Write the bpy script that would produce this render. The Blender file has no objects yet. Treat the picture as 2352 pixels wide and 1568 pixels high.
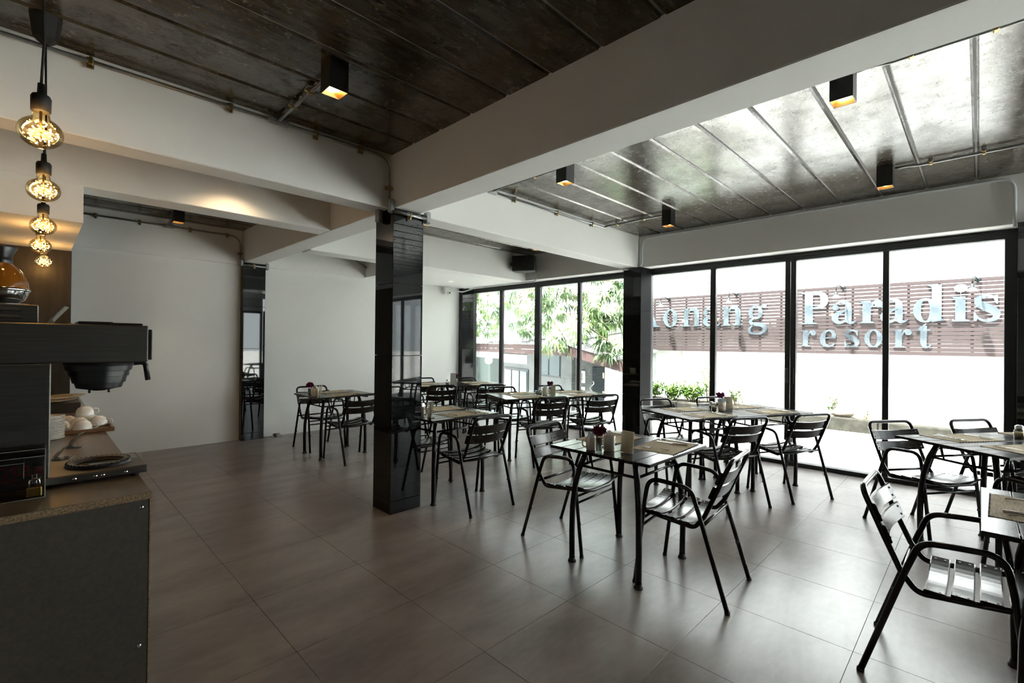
import bpy, math, random
from mathutils import Vector, Matrix

# ------------------------------------------------------------------ camera, sky, sun, exposure
scn = bpy.context.scene
COL = scn.collection
CAM_H = 1.42
YAW, PITCH, ROLL = math.radians(44.665), math.radians(-0.234), math.radians(-0.600)
_f = Vector((math.cos(YAW) * math.cos(PITCH), math.sin(YAW) * math.cos(PITCH), -math.sin(PITCH)))
_r = Vector((math.sin(YAW), -math.cos(YAW), 0))
_d = _f.cross(_r)
_r2 = _r * math.cos(ROLL) + _d * math.sin(ROLL)
_d2 = -_r * math.sin(ROLL) + _d * math.cos(ROLL)
cam_data = bpy.data.cameras.new('camera')
cam_data.sensor_width = 36.0
cam_data.lens = 1086.066 / 2352 * 36.0
cam_data.clip_start = 0.05
cam = bpy.data.objects.new('camera', cam_data)
COL.objects.link(cam)
cam.matrix_world = Matrix(((_r2.x, -_d2.x, -_f.x, 0), (_r2.y, -_d2.y, -_f.y, 0), (_r2.z, -_d2.z, -_f.z, CAM_H), (0, 0, 0, 1)))
scn.camera = cam

world = bpy.data.worlds.new('sky')
scn.world = world
world.use_nodes = True
bgn = world.node_tree.nodes['Background']
bgn.inputs['Color'].default_value = (0.90, 0.96, 1.0, 1)
bgn.inputs['Strength'].default_value = 3.2

sun_data = bpy.data.lights.new('sun', 'SUN')
sun_data.energy = 25.0
sun_data.angle = math.radians(2.0)
sun_data.color = (1.0, 0.98, 0.95)
sun = bpy.data.objects.new('sun', sun_data)
COL.objects.link(sun)
sun.rotation_euler = Vector((0.30, -0.20, -0.93)).to_track_quat('-Z', 'Y').to_euler()

scn.view_settings.view_transform = 'Standard'
scn.view_settings.look = 'None'
scn.view_settings.gamma = 1.0
scn.view_settings.use_curve_mapping = False
scn.view_settings.exposure = 1.78

random.seed(7)
PI = math.pi

# ------------------------------------------------------------------ materials
def new_mat(name):
    m = bpy.data.materials.new(name)
    m.use_nodes = True
    return m, m.node_tree, m.node_tree.nodes['Principled BSDF']

def P(name, col, rough=0.5, metal=0.0, coat=0.0, spec=0.5, noise=None, bump=None, trans=0.0, ior=1.45, rough_noise=None):
    """Principled material; noise=(scale, second colour, stretch), bump=(scale, strength)"""
    m, nt, b = new_mat(name)
    b.inputs['Base Color'].default_value = (*col, 1)
    b.inputs['Roughness'].default_value = rough
    b.inputs['Metallic'].default_value = metal
    b.inputs['Coat Weight'].default_value = coat
    b.inputs['Coat Roughness'].default_value = 0.08
    b.inputs['Specular IOR Level'].default_value = spec
    b.inputs['Transmission Weight'].default_value = trans
    b.inputs['IOR'].default_value = ior
    tc = None
    def coord(scale, stretch=(1, 1, 1)):
        nonlocal tc
        if tc is None:
            tc = nt.nodes.new('ShaderNodeTexCoord')
        mp = nt.nodes.new('ShaderNodeMapping')
        mp.inputs['Scale'].default_value = stretch
        nt.links.new(tc.outputs['Object'], mp.inputs['Vector'])
        n = nt.nodes.new('ShaderNodeTexNoise')
        n.inputs['Scale'].default_value = scale
        n.inputs['Detail'].default_value = 6
        n.inputs['Roughness'].default_value = 0.6
        nt.links.new(mp.outputs['Vector'], n.inputs['Vector'])
        return n
    if noise:
        n = coord(noise[0], noise[2] if len(noise) > 2 else (1, 1, 1))
        r = nt.nodes.new('ShaderNodeValToRGB')
        r.color_ramp.elements[0].position = 0.32
        r.color_ramp.elements[1].position = 0.68
        r.color_ramp.elements[0].color = (*col, 1)
        r.color_ramp.elements[1].color = (*noise[1], 1)
        nt.links.new(n.outputs['Fac'], r.inputs['Fac'])
        nt.links.new(r.outputs['Color'], b.inputs['Base Color'])
    if rough_noise:
        n = coord(rough_noise[0], rough_noise[3] if len(rough_noise) > 3 else (1, 1, 1))
        mr = nt.nodes.new('ShaderNodeMapRange')
        mr.inputs['From Min'].default_value = 0.35
        mr.inputs['From Max'].default_value = 0.65
        mr.inputs['To Min'].default_value = rough_noise[1]
        mr.inputs['To Max'].default_value = rough_noise[2]
        nt.links.new(n.outputs['Fac'], mr.inputs['Value'])
        nt.links.new(mr.outputs['Result'], b.inputs['Roughness'])
    if bump:
        n = coord(bump[0], bump[2] if len(bump) > 2 else (1, 1, 1))
        bp = nt.nodes.new('ShaderNodeBump')
        bp.inputs['Strength'].default_value = bump[1]
        bp.inputs['Distance'].default_value = 0.01
        nt.links.new(n.outputs['Fac'], bp.inputs['Height'])
        nt.links.new(bp.outputs['Normal'], b.inputs['Normal'])
    return m

def emit_mat(name, col, strength):
    m, nt, b = new_mat(name)
    b.inputs['Base Color'].default_value = (0, 0, 0, 1)
    b.inputs['Emission Color'].default_value = (*col, 1)
    b.inputs['Emission Strength'].default_value = strength
    return m

def clear_mat(name, tint=(1, 1, 1), gloss=0.07, rough=0.0):
    """thin clear sheet: transparent with a Fresnel reflection"""
    m = bpy.data.materials.new(name)
    m.use_nodes = True
    nt = m.node_tree
    nt.nodes.clear()
    out = nt.nodes.new('ShaderNodeOutputMaterial')
    mix = nt.nodes.new('ShaderNodeMixShader')
    tr = nt.nodes.new('ShaderNodeBsdfTransparent')
    tr.inputs['Color'].default_value = (*tint, 1)
    gl = nt.nodes.new('ShaderNodeBsdfGlossy')
    gl.inputs['Roughness'].default_value = rough
    lw = nt.nodes.new('ShaderNodeLayerWeight')
    lw.inputs['Blend'].default_value = 0.25
    mr = nt.nodes.new('ShaderNodeMapRange')
    mr.inputs['To Min'].default_value = gloss
    mr.inputs['To Max'].default_value = min(1, gloss + 0.7)
    nt.links.new(lw.outputs['Fresnel'], mr.inputs['Value'])
    nt.links.new(mr.outputs['Result'], mix.inputs['Fac'])
    nt.links.new(tr.outputs[0], mix.inputs[1])
    nt.links.new(gl.outputs[0], mix.inputs[2])
    nt.links.new(mix.outputs[0], out.inputs['Surface'])
    return m

M = {}
M['white'] = P('white_plaster', (0.82, 0.83, 0.81), 0.75, noise=(1.5, (0.79, 0.80, 0.78)), bump=(220, 0.12))
M['wallgrey'] = P('grey_plaster', (0.50, 0.50, 0.48), 0.8)
M['soffit'] = P('white_board', (0.82, 0.83, 0.82), 0.7)
M['kitchen'] = P('dark_stained_panel', (0.016, 0.013, 0.010), 0.35, noise=(3, (0.040, 0.032, 0.024), (6, 6, 0.8)), bump=(30, 0.15))
M['granite'] = P('black_granite', (0.006, 0.007, 0.008), 0.02, spec=0.55, noise=(90, (0.011, 0.012, 0.013)))
M['frame'] = P('dark_aluminium', (0.018, 0.020, 0.024), 0.38, spec=0.5)
M['jamb'] = P('matte_black_cladding', (0.006, 0.006, 0.007), 0.6, spec=0.06)
M['grout'] = P('grout', (0.045, 0.040, 0.034), 0.9)
M['glass'] = clear_mat('window_glass', (0.95, 0.97, 0.96), 0.05)
M['metalblack'] = P('black_paint', (0.006, 0.006, 0.007), 0.20, coat=0.0, spec=0.45, noise=(60, (0.010, 0.010, 0.010)))
M['blackwood'] = P('black_stained_wood', (0.008, 0.007, 0.006), 0.20, coat=0.0, spec=0.38, noise=(14, (0.020, 0.016, 0.012), (1, 9, 9)), bump=(40, 0.035, (1, 8, 8)))
M['steel'] = P('galvanised_steel', (0.26, 0.27, 0.27), 0.32, metal=0.75, noise=(40, (0.34, 0.35, 0.35)))
M['brass'] = P('brass_clamp', (0.34, 0.25, 0.11), 0.35, metal=1.0)
M['pvc'] = P('white_conduit', (0.72, 0.75, 0.76), 0.4)
M['blackplastic'] = P('black_plastic', (0.010, 0.010, 0.012), 0.3)
M['rubber'] = P('black_rubber', (0.012, 0.012, 0.012), 0.6)
M['spotcan'] = P('black_lamp_can', (0.008, 0.008, 0.009), 0.35)
M['gold'] = P('gold_reflector', (0.85, 0.55, 0.22), 0.35, metal=1.0)
M['lampglow'] = emit_mat('spot_lamp_glow', (1.0, 0.72, 0.36), 9)
M['led'] = emit_mat('led_points', (1.0, 0.60, 0.20), 16)
M['amberglass'] = clear_mat('amber_bulb_glass', (1.0, 0.88, 0.62), 0.05)
M['acrylic'] = clear_mat('clear_acrylic', (0.975, 0.97, 0.96), 0.08)
M['acrylicedge'] = P('acrylic_edge', (0.30, 0.30, 0.26), 0.2)
M['mug'] = P('cream_stoneware', (0.84, 0.76, 0.66), 0.25, coat=0.3)
M['china'] = P('white_china', (0.78, 0.75, 0.68), 0.12, coat=0.5)
M['jarglass'] = clear_mat('jar_glass', (0.9, 0.92, 0.9), 0.12)
M['salt'] = P('jar_contents', (0.35, 0.25, 0.14), 0.8)
M['jarlid'] = P('jar_lid', (0.5, 0.5, 0.5), 0.3, metal=1.0)
M['mat'] = P('woven_placemat', (0.38, 0.29, 0.16), 0.8, noise=(9, (0.62, 0.52, 0.35), (2, 14, 1)), bump=(60, 1.0, (1, 8, 1)))
M['stitch'] = P('placemat_edging', (0.03, 0.025, 0.02), 0.9)
M['cutlery'] = P('polished_steel', (0.62, 0.61, 0.58), 0.14, metal=1.0)
M['petal'] = P('purple_petals', (0.17, 0.008, 0.075), 0.7)
M['stem'] = P('flower_stem', (0.08, 0.16, 0.03), 0.6)
M['sachet'] = P('paper_sachet', (0.62, 0.72, 0.80), 0.6)
M['bluebowl'] = P('blue_glaze', (0.30, 0.42, 0.55), 0.2)
M['brushed'] = P('brushed_steel', (0.10, 0.095, 0.088), 0.34, metal=0.85, noise=(4, (0.13, 0.125, 0.115), (1, 1, 60)))
M['chrome'] = P('chrome', (0.75, 0.75, 0.74), 0.06, metal=1.0)
M['coffee'] = P('amber_decanter', (0.20, 0.070, 0.008), 0.06, coat=0.6)
M['tray'] = P('wooden_tray', (0.12, 0.055, 0.025), 0.4, noise=(12, (0.18, 0.09, 0.04), (1, 8, 1)))
M['plate'] = P('cream_plate', (0.42, 0.33, 0.20), 0.25, coat=0.3)
M['redprint'] = P('red_print', (0.75, 0.03, 0.03), 0.6)
M['brasslock'] = P('brass_padlock', (0.30, 0.22, 0.08), 0.3, metal=1.0)
M['chip'] = P('chipboard_edge', (0.10, 0.065, 0.032), 0.9, noise=(160, (0.30, 0.21, 0.12)))
M['panel'] = P('dark_laminate', (0.046, 0.040, 0.031), 0.5, noise=(70, (0.070, 0.060, 0.046)))
M['worktop'] = P('laminate_worktop', (0.10, 0.075, 0.05), 0.28, noise=(3, (0.17, 0.13, 0.09), (8, 1, 1)))
M['plastwhite'] = P('white_plastic', (0.78, 0.79, 0.78), 0.4)
M['speakergrille'] = P('speaker_grille', (0.012, 0.012, 0.013), 0.7)
M['speaker'] = P('speaker_body', (0.030, 0.032, 0.034), 0.45)
# outside
M['outwall'] = P('white_hoarding', (0.82, 0.83, 0.84), 0.7)
M['ground'] = P('pale_concrete', (0.62, 0.61, 0.58), 0.9, noise=(2, (0.54, 0.53, 0.50)))
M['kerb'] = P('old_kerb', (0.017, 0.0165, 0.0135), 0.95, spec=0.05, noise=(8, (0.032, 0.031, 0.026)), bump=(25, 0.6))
M['soil'] = P('soil', (0.038, 0.034, 0.024), 0.95, spec=0.05, noise=(14, (0.070, 0.062, 0.048)))
M['signwood'] = P('brown_sign_wood', (0.043, 0.033, 0.0330), 0.7, spec=0.08, noise=(6, (0.035, 0.0265, 0.0265), (1, 3, 20)))
M['mirror'] = P('mirror_steel', (0.24, 0.28, 0.31), 0.25, metal=0.7, noise=(1.4, (0.08, 0.105, 0.125)), rough_noise=(2.5, 0.12, 0.35))
M['leaf1'] = P('leaf_bright', (0.125, 0.20, 0.060), 0.42, spec=0.5)
M['leaf2'] = P('leaf_mid', (0.075, 0.130, 0.042), 0.42)
M['leaf3'] = P('leaf_dark', (0.040, 0.080, 0.032), 0.45)
M['bark'] = P('grey_bark', (0.16, 0.15, 0.12), 0.9, noise=(20, (0.24, 0.22, 0.18)))
M['twig'] = P('twig', (0.22, 0.17, 0.10), 0.8)
M['hedge'] = P('hedge_leaf', (0.085, 0.17, 0.022), 0.5)
M['stone'] = P('stone', (0.13, 0.105, 0.082), 0.9, noise=(10, (0.18, 0.15, 0.12)))
M['concrete'] = P('grey_render', (0.030, 0.033, 0.031), 0.9, spec=0.08, noise=(2.2, (0.054, 0.057, 0.053)), bump=(15, 0.2))
M['palerender'] = P('pale_render', (0.050, 0.054, 0.053), 0.9, spec=0.08, noise=(1.6, (0.080, 0.085, 0.083)))
M['fascia'] = P('brown_fascia', (0.050, 0.031, 0.029), 0.7, spec=0.08)
M['roofsheet'] = P('fibre_cement_sheet', (0.13, 0.13, 0.127), 0.8)
M['darkglass'] = P('dark_glazing', (0.014, 0.024, 0.024), 0.08, spec=0.22)
M['paleglass'] = P('pale_glazing', (0.022, 0.033, 0.035), 0.1, spec=0.25)
M['doorwayshade'] = P('doorway_shade', (0.006, 0.009, 0.010), 0.6, spec=0.04)  # shade inside the open doorway, put into a flat dark colour
M['creamwall'] = P('cream_render', (0.10, 0.092, 0.075), 0.9, spec=0.1, noise=(1, (0.16, 0.15, 0.125)))
M['outwhite'] = P('outdoor_white', (0.24, 0.25, 0.25), 0.7)
M['porchshade'] = P('porch_shaded_render', (0.034, 0.044, 0.041), 0.9, spec=0.08)  # darker copy of the render, shade of the covered porch is in the colour
M['lampgrey'] = P('lamp_grey', (0.010, 0.013, 0.014), 0.5, spec=0.15)
M['red'] = P('red_plastic', (0.4, 0.03, 0.02), 0.5)
M['roofslab'] = P('roof_slab', (0.3, 0.3, 0.3), 0.9)
M['card'] = None

def card_material():
    m, nt, b = new_mat('menu_card')
    tc = nt.nodes.new('ShaderNodeTexCoord')
    sep = nt.nodes.new('ShaderNodeSeparateXYZ')
    nt.links.new(tc.outputs['Object'], sep.inputs[0])
    w = nt.nodes.new('ShaderNodeMath'); w.operation = 'MULTIPLY'; w.inputs[1].default_value = 620
    nt.links.new(sep.outputs['Z'], w.inputs[0])
    s = nt.nodes.new('ShaderNodeMath'); s.operation = 'SINE'
    nt.links.new(w.outputs[0], s.inputs[0])
    n = nt.nodes.new('ShaderNodeTexNoise'); n.inputs['Scale'].default_value = 55
    nt.links.new(tc.outputs['Object'], n.inputs['Vector'])
    a = nt.nodes.new('ShaderNodeMath'); a.operation = 'MULTIPLY'
    nt.links.new(s.outputs[0], a.inputs[0]); nt.links.new(n.outputs['Fac'], a.inputs[1])
    r = nt.nodes.new('ShaderNodeValToRGB')
    r.color_ramp.elements[0].position = 0.36; r.color_ramp.elements[1].position = 0.46
    r.color_ramp.elements[0].color = (0.90, 0.84, 0.64, 1); r.color_ramp.elements[1].color = (0.74, 0.62, 0.40, 1)
    nt.links.new(a.outputs[0], r.inputs['Fac'])
    nt.links.new(r.outputs['Color'], b.inputs['Base Color'])
    b.inputs['Roughness'].default_value = 0.3
    return m
M['card'] = card_material()

def tile_material():
    """large porcelain tile: clouded grey-brown, semi-polished, each tile its own pattern"""
    m, nt, b = new_mat('porcelain_tile')
    tc = nt.nodes.new('ShaderNodeTexCoord')
    oi = nt.nodes.new('ShaderNodeObjectInfo')
    sc = nt.nodes.new('ShaderNodeVectorMath'); sc.operation = 'SCALE'; sc.inputs['Scale'].default_value = 40
    nt.links.new(oi.outputs['Location'], sc.inputs[0])
    ad = nt.nodes.new('ShaderNodeVectorMath'); ad.operation = 'ADD'
    nt.links.new(tc.outputs['Object'], ad.inputs[0]); nt.links.new(oi.outputs['Location'], ad.inputs[1])
    mp = nt.nodes.new('ShaderNodeMapping'); mp.inputs['Scale'].default_value = (1.0, 2.2, 1.0)
    nt.links.new(ad.outputs[0], mp.inputs['Vector'])
    n1 = nt.nodes.new('ShaderNodeTexNoise'); n1.inputs['Scale'].default_value = 1.7; n1.inputs['Detail'].default_value = 7
    n1.inputs['Roughness'].default_value = 0.5; n1.inputs['Distortion'].default_value = 0.0
    nt.links.new(mp.outputs['Vector'], n1.inputs['Vector'])
    n2 = nt.nodes.new('ShaderNodeTexNoise'); n2.inputs['Scale'].default_value = 14; n2.inputs['Detail'].default_value = 5
    nt.links.new(mp.outputs['Vector'], n2.inputs['Vector'])
    mx = nt.nodes.new('ShaderNodeMath'); mx.operation = 'MULTIPLY_ADD'; mx.inputs[1].default_value = 0.25
    nt.links.new(n2.outputs['Fac'], mx.inputs[0]); nt.links.new(n1.outputs['Fac'], mx.inputs[2])
    r = nt.nodes.new('ShaderNodeValToRGB')
    r.color_ramp.elements[0].position = 0.40; r.color_ramp.elements[1].position = 0.85
    r.color_ramp.elements[0].color = (0.112, 0.094, 0.086, 1); r.color_ramp.elements[1].color = (0.250, 0.219, 0.202, 1)
    nt.links.new(mx.outputs[0], r.inputs['Fac'])
    nt.links.new(r.outputs['Color'], b.inputs['Base Color'])
    b.inputs['Roughness'].default_value = 0.29
    b.inputs['Specular IOR Level'].default_value = 0.65
    return m
M['tile'] = tile_material()

def plank_material():
    """varnished precast concrete: dark, stained, glossy with matte scars"""
    m, nt, b = new_mat('varnished_concrete')
    tc = nt.nodes.new('ShaderNodeTexCoord')
    oi = nt.nodes.new('ShaderNodeObjectInfo')
    ad = nt.nodes.new('ShaderNodeVectorMath'); ad.operation = 'ADD'
    nt.links.new(tc.outputs['Object'], ad.inputs[0]); nt.links.new(oi.outputs['Location'], ad.inputs[1])
    mp = nt.nodes.new('ShaderNodeMapping'); mp.inputs['Scale'].default_value = (0.7, 5.0, 1)
    nt.links.new(ad.outputs[0], mp.inputs['Vector'])
    n1 = nt.nodes.new('ShaderNodeTexNoise'); n1.inputs['Scale'].default_value = 5; n1.inputs['Detail'].default_value = 9
    n1.inputs['Roughness'].default_value = 0.7
    nt.links.new(mp.outputs['Vector'], n1.inputs['Vector'])
    n2 = nt.nodes.new('ShaderNodeTexNoise'); n2.inputs['Scale'].default_value = 22; n2.inputs['Detail'].default_value = 8
    n2.inputs['Roughness'].default_value = 0.7
    nt.links.new(ad.outputs[0], n2.inputs['Vector'])
    r = nt.nodes.new('ShaderNodeValToRGB')
    r.color_ramp.elements[0].position = 0.36; r.color_ramp.elements[1].position = 0.66
    r.color_ramp.elements[0].color = (0.022, 0.018, 0.012, 1); r.color_ramp.elements[1].color = (0.088, 0.070, 0.046, 1)
    nt.links.new(n1.outputs['Fac'], r.inputs['Fac'])
    nt.links.new(r.outputs['Color'], b.inputs['Base Color'])
    mrr = nt.nodes.new('ShaderNodeMapRange')
    mrr.inputs['From Min'].default_value = 0.40; mrr.inputs['From Max'].default_value = 0.70
    mrr.inputs['To Min'].default_value = 0.16; mrr.inputs['To Max'].default_value = 0.34
    nt.links.new(n2.outputs['Fac'], mrr.inputs['Value'])
    nt.links.new(mrr.outputs['Result'], b.inputs['Roughness'])
    bp = nt.nodes.new('ShaderNodeBump'); bp.inputs['Strength'].default_value = 0.09; bp.inputs['Distance'].default_value = 0.01
    nt.links.new(n2.outputs['Fac'], bp.inputs['Height'])
    nt.links.new(bp.outputs['Normal'], b.inputs['Normal'])
    # varnish coat, worn away in patches
    n3 = nt.nodes.new('ShaderNodeTexNoise'); n3.inputs['Scale'].default_value = 3.2; n3.inputs['Detail'].default_value = 10
    n3.inputs['Roughness'].default_value = 0.75
    nt.links.new(ad.outputs[0], n3.inputs['Vector'])
    mr3 = nt.nodes.new('ShaderNodeMapRange')
    mr3.inputs['From Min'].default_value = 0.40; mr3.inputs['From Max'].default_value = 0.54
    mr3.inputs['To Min'].default_value = 0.05; mr3.inputs['To Max'].default_value = 0.62
    nt.links.new(n3.outputs['Fac'], mr3.inputs['Value'])
    nt.links.new(mr3.outputs['Result'], b.inputs['Coat Weight'])
    b.inputs['Coat Roughness'].default_value = 0.13
    b.inputs['Coat IOR'].default_value = 1.5
    nt.links.new(bp.outputs['Normal'], b.inputs['Coat Normal'])
    b.inputs['Specular IOR Level'].default_value = 0.4
    return m
M['plank'] = plank_material()

# ------------------------------------------------------------------ mesh helpers
class MB:
    def __init__(self):
        self.v = []; self.f = []; self.s = []
    def add(self, vs, fs, smooth=False):
        o = len(self.v)
        self.v += [tuple(p) for p in vs]
        self.f += [tuple(i + o for i in f) for f in fs]
        self.s += [smooth] * len(fs)
        return self
    def box(self, x0, x1, y0, y1, z0, z1):
        vs = [(x0, y0, z0), (x1, y0, z0), (x1, y1, z0), (x0, y1, z0), (x0, y0, z1), (x1, y0, z1), (x1, y1, z1), (x0, y1, z1)]
        return self.add(vs, [(3, 2, 1, 0), (4, 5, 6, 7), (0, 1, 5, 4), (1, 2, 6, 5), (2, 3, 7, 6), (3, 0, 4, 7)])
    def cbox(self, x0, x1, y0, y1, z0, z1, c=0.003):
        """box with chamfered edges on all sides"""
        X = (x0, x0 + c, x1 - c, x1); Y = (y0, y0 + c, y1 - c, y1); Z = (z0, z0 + c, z1 - c, z1)
        vs = []; idx = {}
        for i in range(4):
            for j in range(4):
                for k in range(4):
                    e = (i in (0, 3)) + (j in (0, 3)) + (k in (0, 3))
                    if e == 1:
                        idx[(i, j, k)] = len(vs); vs.append((X[i], Y[j], Z[k]))
        g = lambda i, j, k: idx[(i, j, k)]
        fs = []
        for k, o in ((0, -1), (3, 1)):
            q = [g(1, 1, k), g(2, 1, k), g(2, 2, k), g(1, 2, k)]; fs.append(q if o > 0 else q[::-1])
        for j, o in ((0, 1), (3, -1)):
            q = [g(1, j, 1), g(2, j, 1), g(2, j, 2), g(1, j, 2)]; fs.append(q if o > 0 else q[::-1])
        for i, o in ((0, -1), (3, 1)):
            q = [g(i, 1, 1), g(i, 2, 1), g(i, 2, 2), g(i, 1, 2)]; fs.append(q if o > 0 else q[::-1])
        for a in (1, 2):
            pass
        for (j, k, jj, kk) in ((0, 0, 1, 1), (3, 0, 2, 1), (3, 3, 2, 2), (0, 3, 1, 2)):
            fs.append([g(1, j, kk), g(2, j, kk), g(2, jj, k), g(1, jj, k)])
        for (i, k, ii, kk) in ((0, 0, 1, 1), (3, 0, 2, 1), (3, 3, 2, 2), (0, 3, 1, 2)):
            fs.append([g(i, 1, kk), g(i, 2, kk), g(ii, 2, k), g(ii, 1, k)])
        for (i, j, ii, jj) in ((0, 0, 1, 1), (3, 0, 2, 1), (3, 3, 2, 2), (0, 3, 1, 2)):
            fs.append([g(i, jj, 1), g(i, jj, 2), g(ii, j, 2), g(ii, j, 1)])
        for i, ii in ((0, 1), (3, 2)):
            for j, jj in ((0, 1), (3, 2)):
                for k, kk in ((0, 1), (3, 2)):
                    fs.append([g(i, jj, kk), g(ii, j, kk), g(ii, jj, k)])
        return self.add(vs, fs)
    def tube(self, pts, r, seg=8, closed=False, cap=True):
        pts = [Vector(p) for p in pts]
        n = len(pts)
        tang = []
        for i in range(n):
            a = pts[(i - 1) % n] if (closed or i > 0) else pts[i]
            b = pts[(i + 1) % n] if (closed or i < n - 1) else pts[i]
            t = (b - a)
            tang.append(t.normalized() if t.length > 1e-9 else Vector((0, 0, 1)))
        t0 = tang[0]
        up = Vector((0, 0, 1)) if abs(t0.z) < 0.9 else Vector((1, 0, 0))
        nrm = (up - t0 * up.dot(t0)).normalized()
        frames = []
        for i in range(n):
            t = tang[i]
            nrm = (nrm - t * nrm.dot(t)).normalized()
            frames.append((nrm.copy(), t.cross(nrm)))
        rr = r if isinstance(r, (list, tuple)) else [r] * n
        vs = []
        for i in range(n):
            a, b = frames[i]
            for k in range(seg):
                th = 2 * PI * k / seg
                vs.append(pts[i] + (a * math.cos(th) + b * math.sin(th)) * rr[i])
        fs = []
        for i in range(n if closed else n - 1):
            j = (i + 1) % n
            for k in range(seg):
                l = (k + 1) % seg
                fs.append((i * seg + k, i * seg + l, j * seg + l, j * seg + k))
        self.add(vs, fs, True)
        if cap and not closed:
            o = len(self.v) - n * seg
            self.f.append(tuple(o + k for k in reversed(range(seg)))); self.s.append(False)
            self.f.append(tuple(o + (n - 1) * seg + k for k in range(seg))); self.s.append(False)
        return self
    def lathe(self, prof, seg=20, c=(0, 0, 0), smooth=True, axis='z', sx=1.0):
        vs = []; fs = []
        for (r, z) in prof:
            for k in range(seg):
                th = 2 * PI * k / seg
                p = (r * math.cos(th) * sx, r * math.sin(th), z)
                if axis == 'y': p = (p[0], p[2], p[1])
                if axis == 'x': p = (p[2], p[0], p[1])
                vs.append((p[0] + c[0], p[1] + c[1], p[2] + c[2]))
        for i in range(len(prof) - 1):
            for k in range(seg):
                l = (k + 1) % seg
                fs.append((i * seg + k, i * seg + l, (i + 1) * seg + l, (i + 1) * seg + k))
        return self.add(vs, fs, smooth)
    def ball(self, c, r, seg=8, rings=6, sq=1.0):
        prof = [(max(1e-4, r * math.sin(PI * i / rings)), -r * sq * math.cos(PI * i / rings)) for i in range(rings + 1)]
        return self.lathe(prof, seg, c)
    def extrude(self, poly, z0, z1, smooth=False):
        """prism over a 2D polygon (x,y)"""
        n = len(poly)
        vs = [(x, y, z0) for x, y in poly] + [(x, y, z1) for x, y in poly]
        fs = [tuple(reversed(range(n))), tuple(range(n, 2 * n))] + [(i, (i + 1) % n, n + (i + 1) % n, n + i) for i in range(n)]
        return self.add(vs, fs, smooth)
    def xform(self, mat):
        self.v = [tuple(mat @ Vector(p)) for p in self.v]
        return self
    def mesh(self, name, mat):
        me = bpy.data.meshes.new(name)
        me.from_pydata(self.v, [], self.f)
        me.polygons.foreach_set('use_smooth', self.s)
        if isinstance(mat, (list, tuple)):
            for q in mat: me.materials.append(q)
        else:
            me.materials.append(mat)
        me.update()
        return me
    def build(self, name, mat, parent=None, loc=None, rz=0.0):
        o = bpy.data.objects.new(name, self.mesh(name, M[mat] if isinstance(mat, str) else mat))
        COL.objects.link(o)
        if parent is not None: o.parent = parent
        if loc is not None: o.location = loc
        if rz: o.rotation_euler[2] = rz
        return o

def inst(name, me, parent, loc=(0, 0, 0), rot=(0, 0, 0), scale=None):
    o = bpy.data.objects.new(name, me)
    COL.objects.link(o)
    o.parent = parent; o.location = loc; o.rotation_euler = rot
    if scale: o.scale = scale
    return o

def tag(o, label=None, cat=None, group=None, kind=None):
    if label: o['label'] = label
    if cat: o['category'] = cat
    if group: o['group'] = group
    if kind: o['kind'] = kind
    return o

def empty(name, loc, rz=0.0):
    o = bpy.data.objects.new(name, None)
    COL.objects.link(o)
    o.location = loc; o.rotation_euler = (0, 0, rz)
    o.empty_display_size = 0.1
    return o

def copy_tree(o, parent=None):
    c = o.copy()
    COL.objects.link(c)
    c.parent = parent
    for ch in list(o.children):
        copy_tree(ch, c)
    return c

def fillet(pts, radii, seg=6, closed=False):
    """rounded polyline"""
    pts = [Vector(p) for p in pts]
    n = len(pts); out = []
    for i, p in enumerate(pts):
        if not closed and i in (0, n - 1):
            out.append(p); continue
        a = pts[(i - 1) % n]; b = pts[(i + 1) % n]
        r = radii[i] if isinstance(radii, (list, tuple)) else radii
        u = (a - p).normalized(); w = (b - p).normalized()
        ang = u.angle(w)
        if r <= 0 or ang > PI - 0.02:
            out.append(p); continue
        t = min(r / math.tan(ang / 2), (a - p).length * 0.49, (b - p).length * 0.49)
        for k in range(seg + 1):
            s = k / seg
            q = (p + u * t) * (1 - s) ** 2 + p * 2 * s * (1 - s) + (p + w * t) * s ** 2
            out.append(q)
    return out

# ------------------------------------------------------------------ the room
ZC, ZB = 2.975, 2.53          # ceiling and beam undersides
XW = 6.13                     # inner face of the window beam
YBK = 7.517                   # back wall

# floor: slab + single tiles
fl = MB().box(-3.3, 6.47, -4.4, YBK + 0.2, -0.25, -0.004).build('floor', 'grout')
tag(fl, 'grey-brown polished floor of large square tiles', 'floor', kind='structure')
TX, TY, JX = 0.614, 0.600, 0.0010
tile_me = MB().cbox(JX, TX - JX, JX, TY - JX, -0.010, 0.0, 0.0006).mesh('tile', M['tile'])
x_first = 0.86 - 4 * TX
y_first = 0.413 - 3 * TY
for i in range(13):
    for j in range(15):
        x, y = x_first + i * TX, y_first + j * TY
        w = min(1.0, (6.36 - x) / TX); h = min(1.0, (YBK - y) / TY)
        if w < 0.03 or h < 0.03: continue
        inst('tile', tile_me, fl, (x, y, 0), scale=(w, h, 1))

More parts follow.
